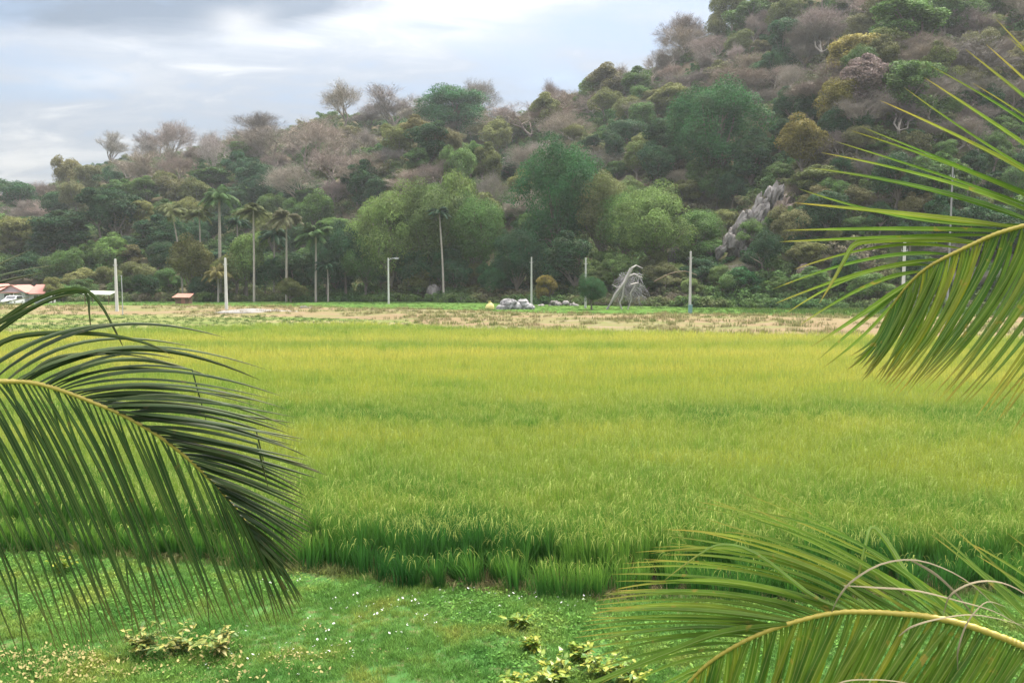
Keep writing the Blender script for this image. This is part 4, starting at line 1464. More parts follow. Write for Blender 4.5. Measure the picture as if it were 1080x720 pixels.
# rusty hut
sb = ground_pt(194, 321)
sh = empty('small_hut', (sb[0], sb[1], 0), 'small brown hut with a rusty roof under the bushes', 'hut')
mb = MB(); box(mb, (0, 0, .55), (2.0, 1.6, 1.2)); mb.build('wall', M_WOOD, sh, smooth=False)
mb = MB()
A = [(-1.4, -1.2, 1.05), (1.4, -1.2, 1.05), (1.25, .9, 1.6), (-1.25, .9, 1.6)]
B = [(a_, b_, c_ + .06) for a_, b_, c_ in A]
mb.add(A + B, [(0, 3, 2, 1), (4, 5, 6, 7), (0, 1, 5, 4), (1, 2, 6, 5), (2, 3, 7, 6), (3, 0, 4, 7)])
mb.build('roof', M_RUST, sh, smooth=False)
mb = MB(); box(mb, (.2, -.82, .5), (.6, .05, 1.0)); mb.build('door', M_RUST, sh, smooth=False)

# ------------------------------------------------------------------ rocks


def mat_rock(name, a, b_, dark):
    m, t = mat_base(name)
    v = t.obj((1, 1, 0.35))
    n1 = t.noise(0.9, 8, v, 0.65)
    vo = t.new('ShaderNodeTexVoronoi', feature='DISTANCE_TO_EDGE'); vo.inputs['Scale'].default_value = 0.8
    t.link(v, vo.inputs['Vector'])
    c = t.mix(t.maprange(n1, 0.35, 0.68, 0, 1), a, b_)
    c = t.mix(t.maprange(vo.outputs['Distance'], 0.0, 0.06, 0.6, 0.0), c, dark)
    p = t.new('ShaderNodeBsdfPrincipled'); p.inputs['Roughness'].default_value = 0.9; p.inputs['Specular IOR Level'].default_value = 0.1
    t.link(c, p.inputs['Base Color'])
    bp_ = t.new('ShaderNodeBump'); bp_.inputs['Strength'].default_value = 0.8; bp_.inputs['Distance'].default_value = 0.3
    t.link(n1, bp_.inputs['Height']); t.link(bp_.outputs[0], p.inputs['Normal'])
    t.link(p.outputs[0], t.out.inputs[0])
    return m


M_ROCK = mat_rock('limestone', (0.13, 0.12, 0.115), (0.27, 0.25, 0.245), (0.07, 0.055, 0.045))
M_ROCK2 = mat_rock('brown_limestone', (0.15, 0.11, 0.085), (0.30, 0.25, 0.22), (0.06, 0.045, 0.035))
M_RUBBLE = mat_rock('grey_rubble', (0.14, 0.135, 0.14), (0.33, 0.32, 0.33), (0.05, 0.05, 0.05))
import bmesh


def rock_into(mb, c, size, seed, jag=0.35, rot=0.0, tilt=0.0, sub=3):
    bm = bmesh.new()
    bmesh.ops.create_icosphere(bm, subdivisions=sub, radius=1.0)
    V = np.array([v.co[:] for v in bm.verts])
    Fq = np.array([[v.index for v in f.verts] for f in bm.faces])
    bm.free()
    k = 1 + jag * (fbm(V[:, 0] * 1.6 + seed, V[:, 1] * 1.6 + V[:, 2] * 1.1, seed, 3) - 0.5) * 2
    k += jag * 0.5 * (np.abs(fbm(V[:, 0] * 4 + V[:, 2], V[:, 1] * 4 - seed, seed + 5, 2) - 0.5) * -2 + 0.4)
    V = V * k[:, None] * np.asarray(size) / 2
    V[:, 0] += V[:, 2] * tilt
    cr, sr = cos(rot), sin(rot)
    V = np.stack([V[:, 0] * cr - V[:, 1] * sr, V[:, 0] * sr + V[:, 1] * cr, V[:, 2]], 1)
    mb.add(V + np.asarray(c), Fq)


# limestone outcrop that climbs the slope
o0 = hill_hit(790, 268)
mb, mb2 = MB(), MB()
for i, (u, v, w, h, tl) in enumerate([(768, 262, 16, 30, .5), (778, 252, 16, 38, .5), (789, 241, 15, 42, .55), (799, 230, 14, 44, .6), (809, 222, 13, 42, .55), (819, 213, 12, 38, .5), (827, 206, 10, 26, .5)]):
    Yd = o0[1] + 0.25 * (i - 2)
    c_ = np.array((x_at(u, v, Yd), Yd + i * .5, z_at(v, Yd)))
    s = Yd / 900
    rs = random.Random(i)
    for k in range(6):
        rock_into(mb, c_ - o0 + np.array((rs.uniform(-.5, .5) * w * s, rs.uniform(-.8, .8), rs.uniform(-.35, .3) * h * s)), (w * s * rs.uniform(.3, .65), 1.6, h * s * rs.uniform(.3, .6)), 60 + i * 7 + k, .75, rs.uniform(-.4, .4), rs.uniform(.05, .5), 3)
for i, (u, v, w, h, tl) in enumerate([(790, 264, 20, 34, .5), (806, 250, 20, 40, .5), (820, 236, 18, 44, .5), (830, 224, 14, 34, .4), (782, 276, 22, 20, .3), (802, 272, 20, 24, .3)]):
    Yd = o0[1] + 1.8 + .3 * i
    c_ = np.array((x_at(u, v, Yd), Yd + i * .3, z_at(v, Yd)))
    s = Yd / 900
    rs = random.Random(50 + i)
    rock_into(mb2, c_ - o0 + np.array((0, 1.2, 0)), (w * s * 1.2, 5.0, h * s), 80 + i, .7, 0, tl, 4)
    for k in range(4):
        rock_into(mb2, c_ - o0 + np.array((rs.uniform(-.5, .5) * w * s, rs.uniform(-1.5, -.3), rs.uniform(-.4, .35) * h * s)), (w * s * rs.uniform(.3, .6), 1.6, h * s * rs.uniform(.3, .6)), 160 + i * 7 + k, .75, rs.uniform(-.4, .4), rs.uniform(.05, .5), 3)
rk = empty('limestone_outcrop', tuple(o0), 'jagged grey limestone outcrop rising up the slope', 'rock outcrop')
mb.build('pale_crag', M_ROCK, rk, smooth=False)
mb2.build('brown_crag', M_ROCK2, rk, smooth=False)
for (u, v, w, h, lab, mt) in ((709, 275, 20, 20, 'rounded pale grey boulder in the bushes above the meter box pole', M_ROCK),
                              (672, 285, 22, 10, 'flat pale boulder above the fallen dead tree', M_ROCK),
                              (846, 290, 16, 14, 'tan boulder at the hill foot right of the outcrop', M_ROCK2),
                              (457, 311, 12, 12, 'small pale grey rock at the foot of the lone palm', M_ROCK)):
    b = hill_hit(u, v + h * .35)
    s = b[1] / 900
    mb = MB(); rock_into(mb, (0, 0, h * s * .3), (w * s, w * s * .8, h * s * 1.15), int(u), .4, .3, .1, 4)
    tag(mb.build('boulder', mt, None, smooth=False, loc=b - np.array((0, 0.8, 0))), lab, 'boulder')


def heap(u, v, w, h, lab, mt, n_=16, nm='rubble_heap', cat='rubble heap'):
    b = ground_pt(u, v)
    s = b[1] / 900
    mb = MB()
    r = random.Random(int(u))
    for i in range(n_):
        x = r.uniform(-.5, .5) * w * s
        k = 1 - (2 * abs(x) / (w * s)) ** 2
        zz = r.uniform(0, max(.1, k)) * h * s
        q = r.uniform(.25, .5) * h * s
        rock_into(mb, (x, r.uniform(-.5, .5), zz * .7), (q * 2.2, q * 2, q * 1.6), 300 + i + int(u), .5, r.uniform(0, 3), 0, 2)
    return tag(mb.build(nm, mt, None, smooth=False, loc=b), lab, cat)


heap(545, 326.5, 32, 14, 'dark grey rubble heap beside the yellow sack', M_RUBBLE, 26)
heap(588, 323, 40, 7, 'low line of pale stones left of the round bush', M_ROCK, 20)
heap(322, 328.5, 13, 7, 'small dark rubble heap on the dry bund near the palms', M_RUBBLE, 10)
heap(292, 329.5, 10, 5, 'small brown earth heap beside the small dark rubble heap', M_ROCK2, 16)
heap(480, 319, 40, 6, 'low line of grey stones right of the lone palm', M_RUBBLE, 40)
# sandy tyre-worn patch on the bund
b0 = ground_pt(265, 331)
mb = MB()
a_ = np.linspace(0, 2 * pi, 25)[:-1]
rad = 1 + 0.25 * np.sin(a_ * 3 + 1)
mb.add(np.vstack([np.stack([5.0 * rad * np.cos(a_), 2.6 * rad * np.sin(a_), np.zeros(24)], 1), [(0, 0, .4)]]), [(k, (k + 1) % 24, 24) for k in range(24)])
M_SAND = solid('pale_sand', (0.17, 0.16, 0.148), 0.95, 0.15, 1.5)
tag(mb.build('sand_heap', M_SAND, None, loc=b0 + np.array((0, 0, .25))), 'low heap of pale sand by the pole in front of the tallest palm', 'sand heap')
# yellow sack
b = ground_pt(516, 327)
s = b[1] / 900 * .8
mb = MB()
ss = np.linspace(0, 1, 9)
tube(mb, [(0.1 * sin(q * 3), 0, q * 12 * s) for q in ss], [.35 * s * 12, .5 * s * 12, .52 * s * 12, .5 * s * 12, .46 * s * 12, .38 * s * 12, .22 * s * 12, .12 * s * 12, .2 * s * 12], 10)
M_SACK = solid('yellow_sack', (0.52, 0.44, 0.17), 0.85, 0.25, 3)
tag(mb.build('sack', M_SACK, None, loc=b), 'tied yellow sack standing left of the dark grey rubble heap', 'sack')

# ------------------------------------------------------------------ fallen dead tree
M_DEADTWIG = solid('grey_dry_twig', (0.27, 0.26, 0.275), 0.9, 0.3, 2)
M_DEAD = solid('bleached_wood', (0.34, 0.315, 0.30), 0.85, 0.3, 2)
Yd = ground_pt(655, 327)[1]
base = np.array((x_at(655, 327, Yd), Yd, 0.0))


def dp(u, v, dy=0.0):
    return np.array((x_at(u, v, Yd), Yd + dy, max(z_at(v, Yd), -.1))) - base


dead = empty('fallen_dead_tree', tuple(base), 'bleached dead tree leaning over with forked trunk and drooping dry twigs', 'dead tree')
mb = MB()
for pts_, r0, r1 in (([(665, 283), (660, 293), (656, 301), (649, 312), (645, 318), (638, 328)], .24, .10), ([(662, 288), (657, 300), (656, 312), (653, 319), (656, 328)], .18, .09), ([(659, 296), (648, 310), (640, 326)], .2, .1),
                     ([(665, 283), (670, 280), (677, 283)], .15, .05), ([(660, 292), (668, 289), (677, 293)], .14, .05), ([(657, 300), (650, 303), (645, 300)], .1, .04), ([(669, 300), (664, 309), (665, 316), (661, 327)], .12, .06), ([(664, 300), (672, 298), (669, 306)], .13, .08)):
    c_ = np.array([dp(u, v, .1 * i - .9) for i, (u, v) in enumerate(pts_)])
    tube(mb, c_, np.linspace(r0, r1, len(c_)), 7)
mb.build('trunk', M_DEAD, dead)
mb = MB()
r = random.Random(5)
for i in range(230):
    u0, v0 = r.uniform(652, 677), r.uniform(287, 312)
    u1, v1 = u0 + r.uniform(-9, 10), min(327, v0 + r.uniform(3, 17))
    m_ = ((u0 + u1) / 2 + r.uniform(-5, 5), v0 + (v1 - v0) * .4)
    c_ = catmull([dp(u0, v0, r.uniform(-.6, .9)), dp(*m_, r.uniform(-.8, 1)), dp(u1, v1, r.uniform(-1, 1))], 5)
    tube(mb, c_, np.linspace(.03, .010, 5), 3, cap=False)
mb.build('dry_twigs', M_DEADTWIG, dead)
# bare vine arch among the bushes
mb = MB()
c_ = catmull([P(690, 297, Yd + 1), P(706, 289, Yd + .5), P(722, 286, Yd + .5), P(735, 290, Yd + 1)], 10)
tube(mb, c_, np.linspace(.09, .04, 10), 6)
M_VINE = solid('brown_vine', (0.17, 0.115, 0.08), 0.85, 0.3, 2)
tag(mb.build('fallen_branch', M_VINE), 'arched brown fallen branch between dead tree and meter box pole', 'branch')

# ------------------------------------------------------------------ yellow leaved plants on the lawn
M_CROTON, t = mat_base('yellow_plant_leaf')
g = t.new('ShaderNodeNewGeometry')
oi = t.new('ShaderNodeObjectInfo')
c = t.ramp(g.outputs['Random Per Island'], [(0.0, (0.07, 0.17, 0.03)), (0.35, (0.16, 0.25, 0.03)), (0.7, (0.26, 0.30, 0.035)), (1.0, (0.40, 0.38, 0.07))])
leaf_shader(t, c, 0.3, 0.4, 0.4)
M_PALEPLANT, t = mat_base('pale_plant_leaf')
g = t.new('ShaderNodeNewGeometry')
c = t.ramp(g.outputs['Random Per Island'], [(0.0, (0.06, 0.13, 0.03)), (0.4, (0.16, 0.21, 0.045)), (0.7, (0.34, 0.32, 0.075)), (1.0, (0.44, 0.38, 0.16))])
leaf_shader(t, c, 0.3, 0.5, 0.3)
M_STEM = solid('green_stem', (0.13, 0.17, 0.05), 0.7, 0.2, 5)


def leafy_plant(seed, mat, b, w, h, lab, nst=14, nl=13, L=0.095):
    r = random.Random(seed)
    root = empty('leafy_plant', tuple(b), lab, 'plant', 'yellow leaved plants on the lawn')
    sm, lm = MB(), MB()
    for k in range(nst):
        a = r.uniform(0, 2 * pi)
        out = np.array((cos(a), sin(a), 0))
        sp = r.uniform(.2, 1) * w / 2
        e = out * sp + np.array((0, 0, h * r.uniform(.6, 1)))
        c_ = catmull([(0, 0, -.03), out * sp * .4 + np.array((0, 0, h * .45)), e], 7)
        tube(sm, c_, np.linspace(.008, .004, 7), 5)
        for j in range(nl):
            s = 0.3 + .7 * j / (nl - 1)
            q = np.array([np.interp(s * 6, np.arange(7), c_[:, i]) for i in range(3)])
            aa = r.uniform(0, 2 * pi)
            el = r.uniform(-.3, .9)
            d = np.array((cos(aa) * cos(el), sin(aa) * cos(el), sin(el)))
            LL = L * r.uniform(.6, 1.3)
            V = leaflet_shape(q, d, np.array((0, 0, 1.0)), LL, LL * .55)
            V[3] -= (0, 0, LL * .25)
            lm.add(V, [(0, 1, 2, 3, 4, 5)])
    sm.build('stem', M_STEM, root)
    lm.build('leaves', mat, root, smooth=False)


for i, (u, v, w, h, m_, lab) in enumerate([
        (190, 690, 1.25, .30, M_PALEPLANT, 'bushy plant with cream and yellow leaves under the left frond'),
        (150, 692, .5, .34, M_PALEPLANT, 'small dark green and cream plant left of the bushy cream leaved plant'),
        (232, 694, .5, .3, M_PALEPLANT, 'low straw yellow plant right of the bushy cream leaved plant'),
        (588, 722, .75, .24, M_CROTON, 'bright yellow green plant at the bottom edge left of the right frond'),
        (632, 718, .75, .24, M_CROTON, 'bright yellow green plant partly under the lower right frond'),
        (540, 726, .55, .15, M_CROTON, 'leftmost bright yellow green plant at the bottom edge'),
        (612, 700, .3, .2, M_CROTON, 'small upright yellow plant just behind the bright yellow green plants'),
        (665, 728, .6, .26, M_CROTON, 'yellow green plant half covered by the frond at the bottom edge'),
        (560, 690, .22, .16, M_CROTON, 'tiny yellow plant alone in the lawn left of the small upright yellow plant'),
        (545, 663, .3, .14, M_CROTON, 'flat yellowish plant in the middle of the lawn'),
        (65, 607, .5, .28, M_CROTON, 'yellow green plant behind the left frond at the edge of the bare soil')]):
    b = ground_pt(u, v)
    b[2] = float(lawn_z(b[0], b[1]))
    leafy_plant(700 + i, m_, b, w, h, lab)
# ------------------------------------------------------------------ the two coconut palms beside the viewer


def mat_frond(name, stops, edge, tip, trans, rough=0.5, spec=0.3):
    m, t = mat_base(name)
    at = t.new('ShaderNodeAttribute'); at.attribute_name = 'along'
    ac = t.new('ShaderNodeAttribute'); ac.attribute_name = 'across'
    rn = t.new('ShaderNodeAttribute'); rn.attribute_name = 'rnd'
    c = t.ramp(rn.outputs['Fac'], stops)
    n = t.noise(9.0, 4, t.pos((1, 1, 1)))
    s = t.new('ShaderNodeVectorMath', operation='SCALE'); t.link(c, s.inputs[0]); t.link(t.maprange(n, .3, .7, .8, 1.2), s.inputs['Scale'])
    c = t.mix(t.maprange(ac.outputs['Fac'], 0.0, 0.16, 0.75, 0.0), s.outputs[0], edge)
    spot = t.maprange(t.noise(22.0, 5, t.pos((1, 1, 1))), 0.63, 0.70, 0.0, 0.7)
    c = t.mix(spot, c, tuple(q * .8 for q in tip))
    tipf = t.math('MULTIPLY', t.maprange(at.outputs['Fac'], 0.72, 1.0, 0.0, 0.9), t.maprange(rn.outputs['Fac'], 0.0, 1.0, 0.35, 1.0))
    c = t.mix(tipf, c, tip)
    leaf_shader(t, c, trans, rough, spec)
    return m


M_FL = mat_frond('shaded_frond_leaflet', [(0, (0.016, 0.032, 0.010)), (0.6, (0.030, 0.056, 0.015)), (1, (0.056, 0.085, 0.022))], (0.22, 0.21, 0.12), (0.09, 0.075, 0.03), 0.14, 0.5, 0.2)  # left palm's upper leaflets: shade put into the near-black green
M_FLD = mat_frond('green_frond_leaflet', [(0, (0.020, 0.050, 0.012)), (0.6, (0.040, 0.085, 0.018)), (1, (0.075, 0.12, 0.025))], (0.30, 0.29, 0.13), (0.16, 0.13, 0.04), 0.25, 0.5, 0.25)  # lower leaflets of the same frond, milder shade in the colour
M_FR = mat_frond('bright_frond_leaflet', [(0, (0.085, 0.17, 0.024)), (0.6, (0.14, 0.225, 0.03)), (1, (0.22, 0.27, 0.035))], (0.50, 0.50, 0.27), (0.42, 0.30, 0.07), 0.36)
M_FRL = mat_frond('lower_frond_leaflet', [(0, (0.05, 0.125, 0.012)), (0.6, (0.11, 0.185, 0.016)), (1, (0.22, 0.24, 0.02))], (0.42, 0.40, 0.12), (0.42, 0.30, 0.05), 0.42)
M_RACHIS = solid('yellow_rachis', (0.36, 0.285, 0.05), 0.5, 0.2, 9)
M_DRYSTRIP = solid('dry_leaflet', (0.20, 0.165, 0.095), 0.8, 0.35, 12)


def leaflet(mb, curve, wmax, view, roll, rnd, fold=0.45):
    n = len(curve)
    T = nrm(np.gradient(curve, axis=0))
    s = np.linspace(0, 1, n)
    w = wmax * np.minimum(1, 0.45 + 2.6 * s) * np.clip((1 - s) ** 0.62 * 1.12, 0.03, 1)
    rows, al, ac = [], [], []
    for i in range(n):
        W0 = nrm(np.cross(T[i], view))
        N0 = np.cross(W0, T[i])
        rr = roll * (1 - 0.35 * s[i])
        Wd = W0 * cos(rr) + N0 * sin(rr)
        Nd = N0 * cos(rr) - W0 * sin(rr)
        h = w[i] / 2
        rows += [curve[i] - Wd * h * cos(fold) - Nd * h * sin(fold), curve[i] - Wd * h * .10 * cos(fold), curve[i] + Wd * h * .10 * cos(fold), curve[i] + Wd * h * cos(fold) - Nd * h * sin(fold)]
        al += [s[i]] * 4
        ac += [1, 0.1, 0.1, 1]
    f = []
    for i in range(n - 1):
        for k in range(3):
            f.append((i * 4 + k, i * 4 + k + 1, i * 4 + k + 5, i * 4 + k + 4))
    mb.add(rows, f, 0, along=al, across=ac, rnd=[rnd] * (4 * n))


def make_frond(palm, origin, name, rachis, sides, extra=(), strips=(), rr=(0.020, 0.005), label=None, seed=0):
    """rachis: (px, py, depth) from the stalk to the tip; sides: list of dicts with keys (base px on the rachis, tip px, tip py, bow x, bow y)"""
    r = random.Random(seed)
    fr = link(name, None, palm, (0, 0, 0))
    fr.matrix_parent_inverse = Matrix.Identity(4)
    if label: fr['label'] = label
    o = np.asarray(origin)
    rc = catmull(rachis, 280)
    wp = np.array([P(*q) for q in rc])
    mb = MB()
    tube(mb, wp - o, np.linspace(rr[0], rr[1], 280) * (0.93 + 0.16 * (np.abs((np.arange(280) % 4) - 1.5) < 1)), 8)
    # swollen leaflet joints along the midrib
    mb.build('rachis', M_RACHIS, fr)
    order = np.argsort(rc[:, 0])

    def at(bx):
        return np.array([np.interp(bx, rc[order, 0], rc[order, k]) for k in range(3)])
    for sd_ in sides:
        mb = MB()
        K = np.array(sd_['keys'], dtype=float)
        n = sd_.get('n')
        if n is None: rows = K
        else:
            i0 = np.linspace(0, len(K) - 1, n)
            rows = np.stack([np.interp(i0, np.arange(len(K)), K[:, c]) for c in range(K.shape[1])], 1)
            j = sd_.get('jit', 6)
            rows[:, 1] += [r.gauss(0, j) for _ in rows]
            rows[:, 2] += [r.gauss(0, j) for _ in rows]
        for row in rows:
            bx, tx, ty, qx, qy = row[:5]
            b3 = at(bx)
            L = math.hypot(tx - b3[0], ty - b3[1])
            dd = sd_['dd'] * (L / 230) * (1 + r.gauss(0, .2))
            qx += r.gauss(0, .02) * L; qy += r.gauss(0, .02) * L
            m = 14
            cv = []
            for s in np.linspace(0, 1, m):
                bw = 4 * s * (1 - s) * (1.15 - .3 * s)
                cv.append(P(b3[0] + (tx - b3[0]) * s + qx * bw, b3[1] + (ty - b3[1]) * s + qy * bw, b3[2] + dd * s + sd_.get('db', 0) * bw))
            cv = np.array(cv) - o
            if r.random() < sd_.get('kink', .05):          # a few leaflets are snapped and hang down
                k0 = r.randint(8, 11)
                for q in range(k0 + 1, m):
                    stp = np.linalg.norm(cv[q] - cv[q - 1]) if q == k0 + 1 else stp
                    cv[q] = cv[q - 1] + stp * nrm((cv[k0] - cv[k0 - 1]) / (stp + 1e-6) * .25 + np.array((0, 0, -1.0)))
            view = nrm(np.array((0, 0, CAMZ)) - (cv[m // 2] + o))
            leaflet(mb, cv, sd_['w'] * r.uniform(.85, 1.15), view, sd_.get('roll', 0) + r.gauss(0, sd_.get('rj', .22)), min(1, max(0, r.gauss(.5, .27))), sd_.get('fold', .45))
        for (m_, pl, w_) in [e for e in extra if e[0] is sd_['tagk']]:
            c_ = np.array([P(*q) for q in catmull(pl, 18)]) - o
            leaflet(mb, c_, w_, nrm(np.array((0, 0, CAMZ)) - (c_[9] + o)), r.gauss(0.2, .3), r.uniform(.3, 1))
        mb.build('leaflets', sd_['mat'], fr)
    if strips:
        mb = MB()
        for pl in strips:
            c_ = np.array([P(*q) for q in catmull(pl, 20)]) - o
            leaflet(mb, c_, .009, nrm(np.array((0, 0, CAMZ)) - (c_[9] + o)), r.gauss(0.5, .5), .5, .3)
        mb.build('dry_leaflet', M_DRYSTRIP, fr)
    return fr


M_BOOT = solid('brown_leaf_base', (0.17, 0.13, 0.06), 0.85, 0.35, 7)


def palm_trunk(root, rel, r0=.13):
    tb = MB()
    pts_ = catmull([(-.15, .25, -.2), (.05, .1, rel * .4), (0, 0, rel)], 40)
    rad = np.linspace(r0 * 1.35, r0, 40) * (1 + .05 * (np.arange(40) % 2))
    tube(tb, pts_, rad, 14)
    tb.build('trunk', M_PALMBARK, root)
    hb_ = MB()
    for k in range(9):
        a = k * 2.4
        o_ = np.array((cos(a), sin(a), 0))
        c_ = catmull([np.array((0, 0, rel - .25)) + o_ * r0 * .7, np.array((0, 0, rel - .02)) + o_ * r0 * 1.1, np.array((0, 0, rel + .14)) + o_ * r0 * 1.5], 6)
        tube(hb_, c_, np.linspace(.07, .018, 6), 7)
    hb_.build('crownshaft', M_BOOT, root)


# left palm ---------------------------------------------------------
LD = 2.55
lp = P(-520, 520, LD)
lroot = (lp[0], lp[1], 0.0)
lpalm = empty('coconut_palm', lroot, 'nearest coconut palm at the left, reaching in with a large dark green frond', 'palm tree')
palm_trunk(lpalm, lp[2] - .05)
LR = [(-520, 520, 2.55), (-400, 452, 2.5), (-260, 412, 2.5), (-130, 400, 2.52), (-60, 399, 2.55), (0, 402, 2.58), (30, 403, 2.6), (60, 410, 2.62), (100, 425, 2.65), (130, 438, 2.68), (165, 458, 2.72),
      (200, 485, 2.77), (230, 515, 2.82), (255, 545, 2.87), (272, 570, 2.9), (285, 590, 2.94), (296, 612, 2.97)]
UP = [(-235, -20, 270, 0, -10), (-220, 35, 262, 0, -14), (-200, 20, 300, 0, -16), (-185, 63, 279, 0, -22), (-170, 50, 287, 0, -20), (-150, 40, 312, 0, -18), (-10, 238, 356, 0, -31), (-28, 170, 343, 0, -14),
      (5, 205, 366, 0, -30), (12, 282, 390, 0, -34), (20, 190, 386, 0, -20), (26, 275, 401, 0, -30), (38, 225, 398, 0, -22), (45, 150, 372, 0, -12), (52, 240, 402, 0, -20), (60, 298, 418, 0, -20), (68, 280, 424, 0, -14),
      (76, 305, 432, 0, -16), (85, 250, 428, 0, -10), (92, 312, 440, 0, -13), (102, 310, 452, 0, -12), (110, 290, 452, 0, -8), (118, 322, 463, 0, -11), (126, 318, 470, 0, -10), (134, 305, 470, 0, -6), (142, 330, 484, 0, -9),
      (150, 322, 487, 0, -8), (158, 338, 497, 0, -8), (166, 345, 501, 0, -7), (175, 327, 508, 0, -6), (184, 318, 513, 0, -5), (192, 325, 524, 0, -5), (200, 318, 527, 0, -4), (208, 326, 540, 0, -4), (216, 330, 552, 0, -4),
      (224, 331, 563, 0, -3), (232, 322, 570, 0, -3), (240, 324, 580, 0, -2), (248, 314, 584, 0, -2), (256, 318, 596, 0, -2), (264, 310, 603, 0, 0), (272, 306, 610, 0, 0), (280, 304, 622, 0, 0), (288, 303, 630, 0, 0)]
UPD = [UP[0]]
for q0, q1 in zip(UP[:-1], UP[1:]):
    if q1[0] > 45: UPD.append(tuple((a_ + b_) / 2 for a_, b_ in zip(q0, q1)))
    UPD.append(q1)
LO = [(-190, -40, 700, 0, -14), (-150, 0, 705, 0, -14), (-120, 18, 703, 2, -12), (-85, 62, 700, 3, -10), (-55, 88, 692, 4, -8), (-30, 112, 686, 4, -6), (0, 128, 680, 4, -5), (20, 145, 679, 4, -4), (45, 165, 676, 4, -2), (70, 182, 670, 4, 0),
      (100, 202, 666, 4, 0), (130, 224, 663, 4, 0), (165, 246, 664, 3, 0), (200, 270, 662, 3, 0), (230, 288, 662, 3, 0), (252, 303, 656, 3, 0), (272, 315, 645, 3, 0), (288, 318, 630, 2, 0)]
LEX = [('u', [(-60, 395, 2.6), (0, 340, 2.66), (45, 313, 2.7), (85, 305, 2.72), (105, 320, 2.73), (122, 350, 2.74), (131, 368, 2.75)], .018),
       ('u', [(-50, 392, 2.6), (0, 348, 2.66), (40, 322, 2.7), (75, 309, 2.72), (91, 310, 2.73), (94, 330, 2.73), (96, 352, 2.73)], .018),
       ('u', [(-80, 392, 2.6), (-20, 350, 2.64), (20, 330, 2.68), (55, 315, 2.7), (80, 310, 2.7)], .02),
       ('u', [(-40, 398, 2.58), (0, 362, 2.62), (40, 352, 2.66), (100, 352, 2.7), (140, 358, 2.72), (165, 366, 2.72), (180, 374, 2.73)], .02),
       ('u', [(20, 402, 2.6), (55, 378, 2.66), (100, 372, 2.68), (150, 372, 2.7), (186, 378, 2.72)], .02)]
make_frond(lpalm, lroot, 'frond', LR, [
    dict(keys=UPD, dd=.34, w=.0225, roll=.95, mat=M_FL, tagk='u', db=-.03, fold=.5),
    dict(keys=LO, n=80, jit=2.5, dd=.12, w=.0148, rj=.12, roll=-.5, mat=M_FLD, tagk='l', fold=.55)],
    LEX, (), (.0095, .0035), 'long dark green frond arching down across the left of the view', 3)

# right palm --------------------------------------------------------
rp_ = P(1490, 480, 2.7)
rroot = (rp_[0], rp_[1], 0.0)
rpalm = empty('coconut_palm', rroot, 'nearest coconut palm at the right, reaching in with two bright yellow green fronds', 'palm tree')
palm_trunk(rpalm, rp_[2] - .05)
RR1 = [(1490, 480, 2.7), (1440, 360, 2.6), (1360, 275, 2.55), (1260, 232, 2.55), (1160, 222, 2.6), (1110, 229, 2.64), (1080, 238, 2.67), (1050, 247, 2.7), (1025, 258, 2.73), (1000, 270, 2.76), (980, 281, 2.79), (965, 293, 2.82),
       (950, 310, 2.86), (938, 328, 2.9), (928, 346, 2.93)]
U1 = [(1440, 1290, 150, 0, -6), (1420, 1270, 110, 0, -6), (1400, 1250, 90, 0, -6), (1380, 1230, 70, 0, -6), (1360, 1205, 50, 0, -6), (1340, 1180, 35, 0, -6), (1320, 1150, 20, 0, -6), (1300, 1125, 5, 0, -6), (1282, 1105, -10, 0, -6), (1262, 1062, 38, 0, -4), (1250, 1050, 20, 0, -4), (1240, 1040, 47, 0, -3), (1222, 1018, 52, 0, -4), (1205, 1026, 88, 0, -4), (1192, 982, 70, 0, -4), (1178, 975, 82, 0, -4), (1163, 953, 92, 0, -4), (1148, 928, 106, 0, -3), (1132, 906, 133, 0, -4),
      (1122, 898, 138, 0, -3), (1112, 880, 149, 0, -4), (1101, 866, 161, 0, -5), (1090, 854, 177, 0, -4), (1081, 842, 199, 0, -6), (1072, 838, 214, 0, -5), (1058, 827, 243, 0, -6), (1046, 822, 255, 0, -6), (1014, 838, 284, 0, -7), (1002, 815, 305, 0, -9),
      (992, 818, 320, 0, -8), (981, 830, 330, 0, -7), (972, 842, 344, 0, -5), (962, 855, 366, 0, -3), (954, 862, 380, 0, 0), (945, 868, 388, 0, 0)]
X1 = [('u', [(1028, 256, 2.73), (990, 252, 2.8), (950, 252, 2.84), (915, 254, 2.88), (900, 259, 2.9), (892, 272, 2.9), (878, 297, 2.9), (864, 320, 2.9)], .030)]
D1 = [(934, 896, 384, 4, 4), (944, 903, 384, 5, 4), (955, 909, 393, 6, 4), (966, 915, 398, 7, 4), (976, 921, 402, 8, 4), (990, 927, 402, 9, 4), (1005, 934, 406, 10, 4), (1020, 940, 408, 12, 4), (1040, 948, 413, 13, 4), (1058, 962, 402, 13, 2),
      (1075, 972, 404, 13, 2), (1092, 980, 412, 13, 2), (1112, 993, 420, 12, 0), (1135, 1003, 427, 10, 0), (1160, 1022, 432, 9, 0), (1185, 1046, 436, 8, 0), (1210, 1056, 448, 8, 0), (1240, 1085, 462, 8, 0), (1275, 1110, 480, 6, 0), (1310, 1150, 500, 6, 0), (1345, 1190, 520, 6, 0), (1380, 1240, 540, 6, 0), (1415, 1290, 560, 6, 0), (1445, 1330, 590, 6, 0)]
make_frond(rpalm, rroot, 'frond', RR1, [
    dict(keys=U1, kink=0.0, dd=.40, w=.0225, roll=.85, mat=M_FR, tagk='u', fold=.5),
    dict(keys=D1, n=98, jit=4, dd=.05, w=.0185, roll=-.35, mat=M_FRL, tagk='l', fold=.5)],
    X1, (), (.011, .0028), 'upper frond with leaflets fanning out to the left', 11)
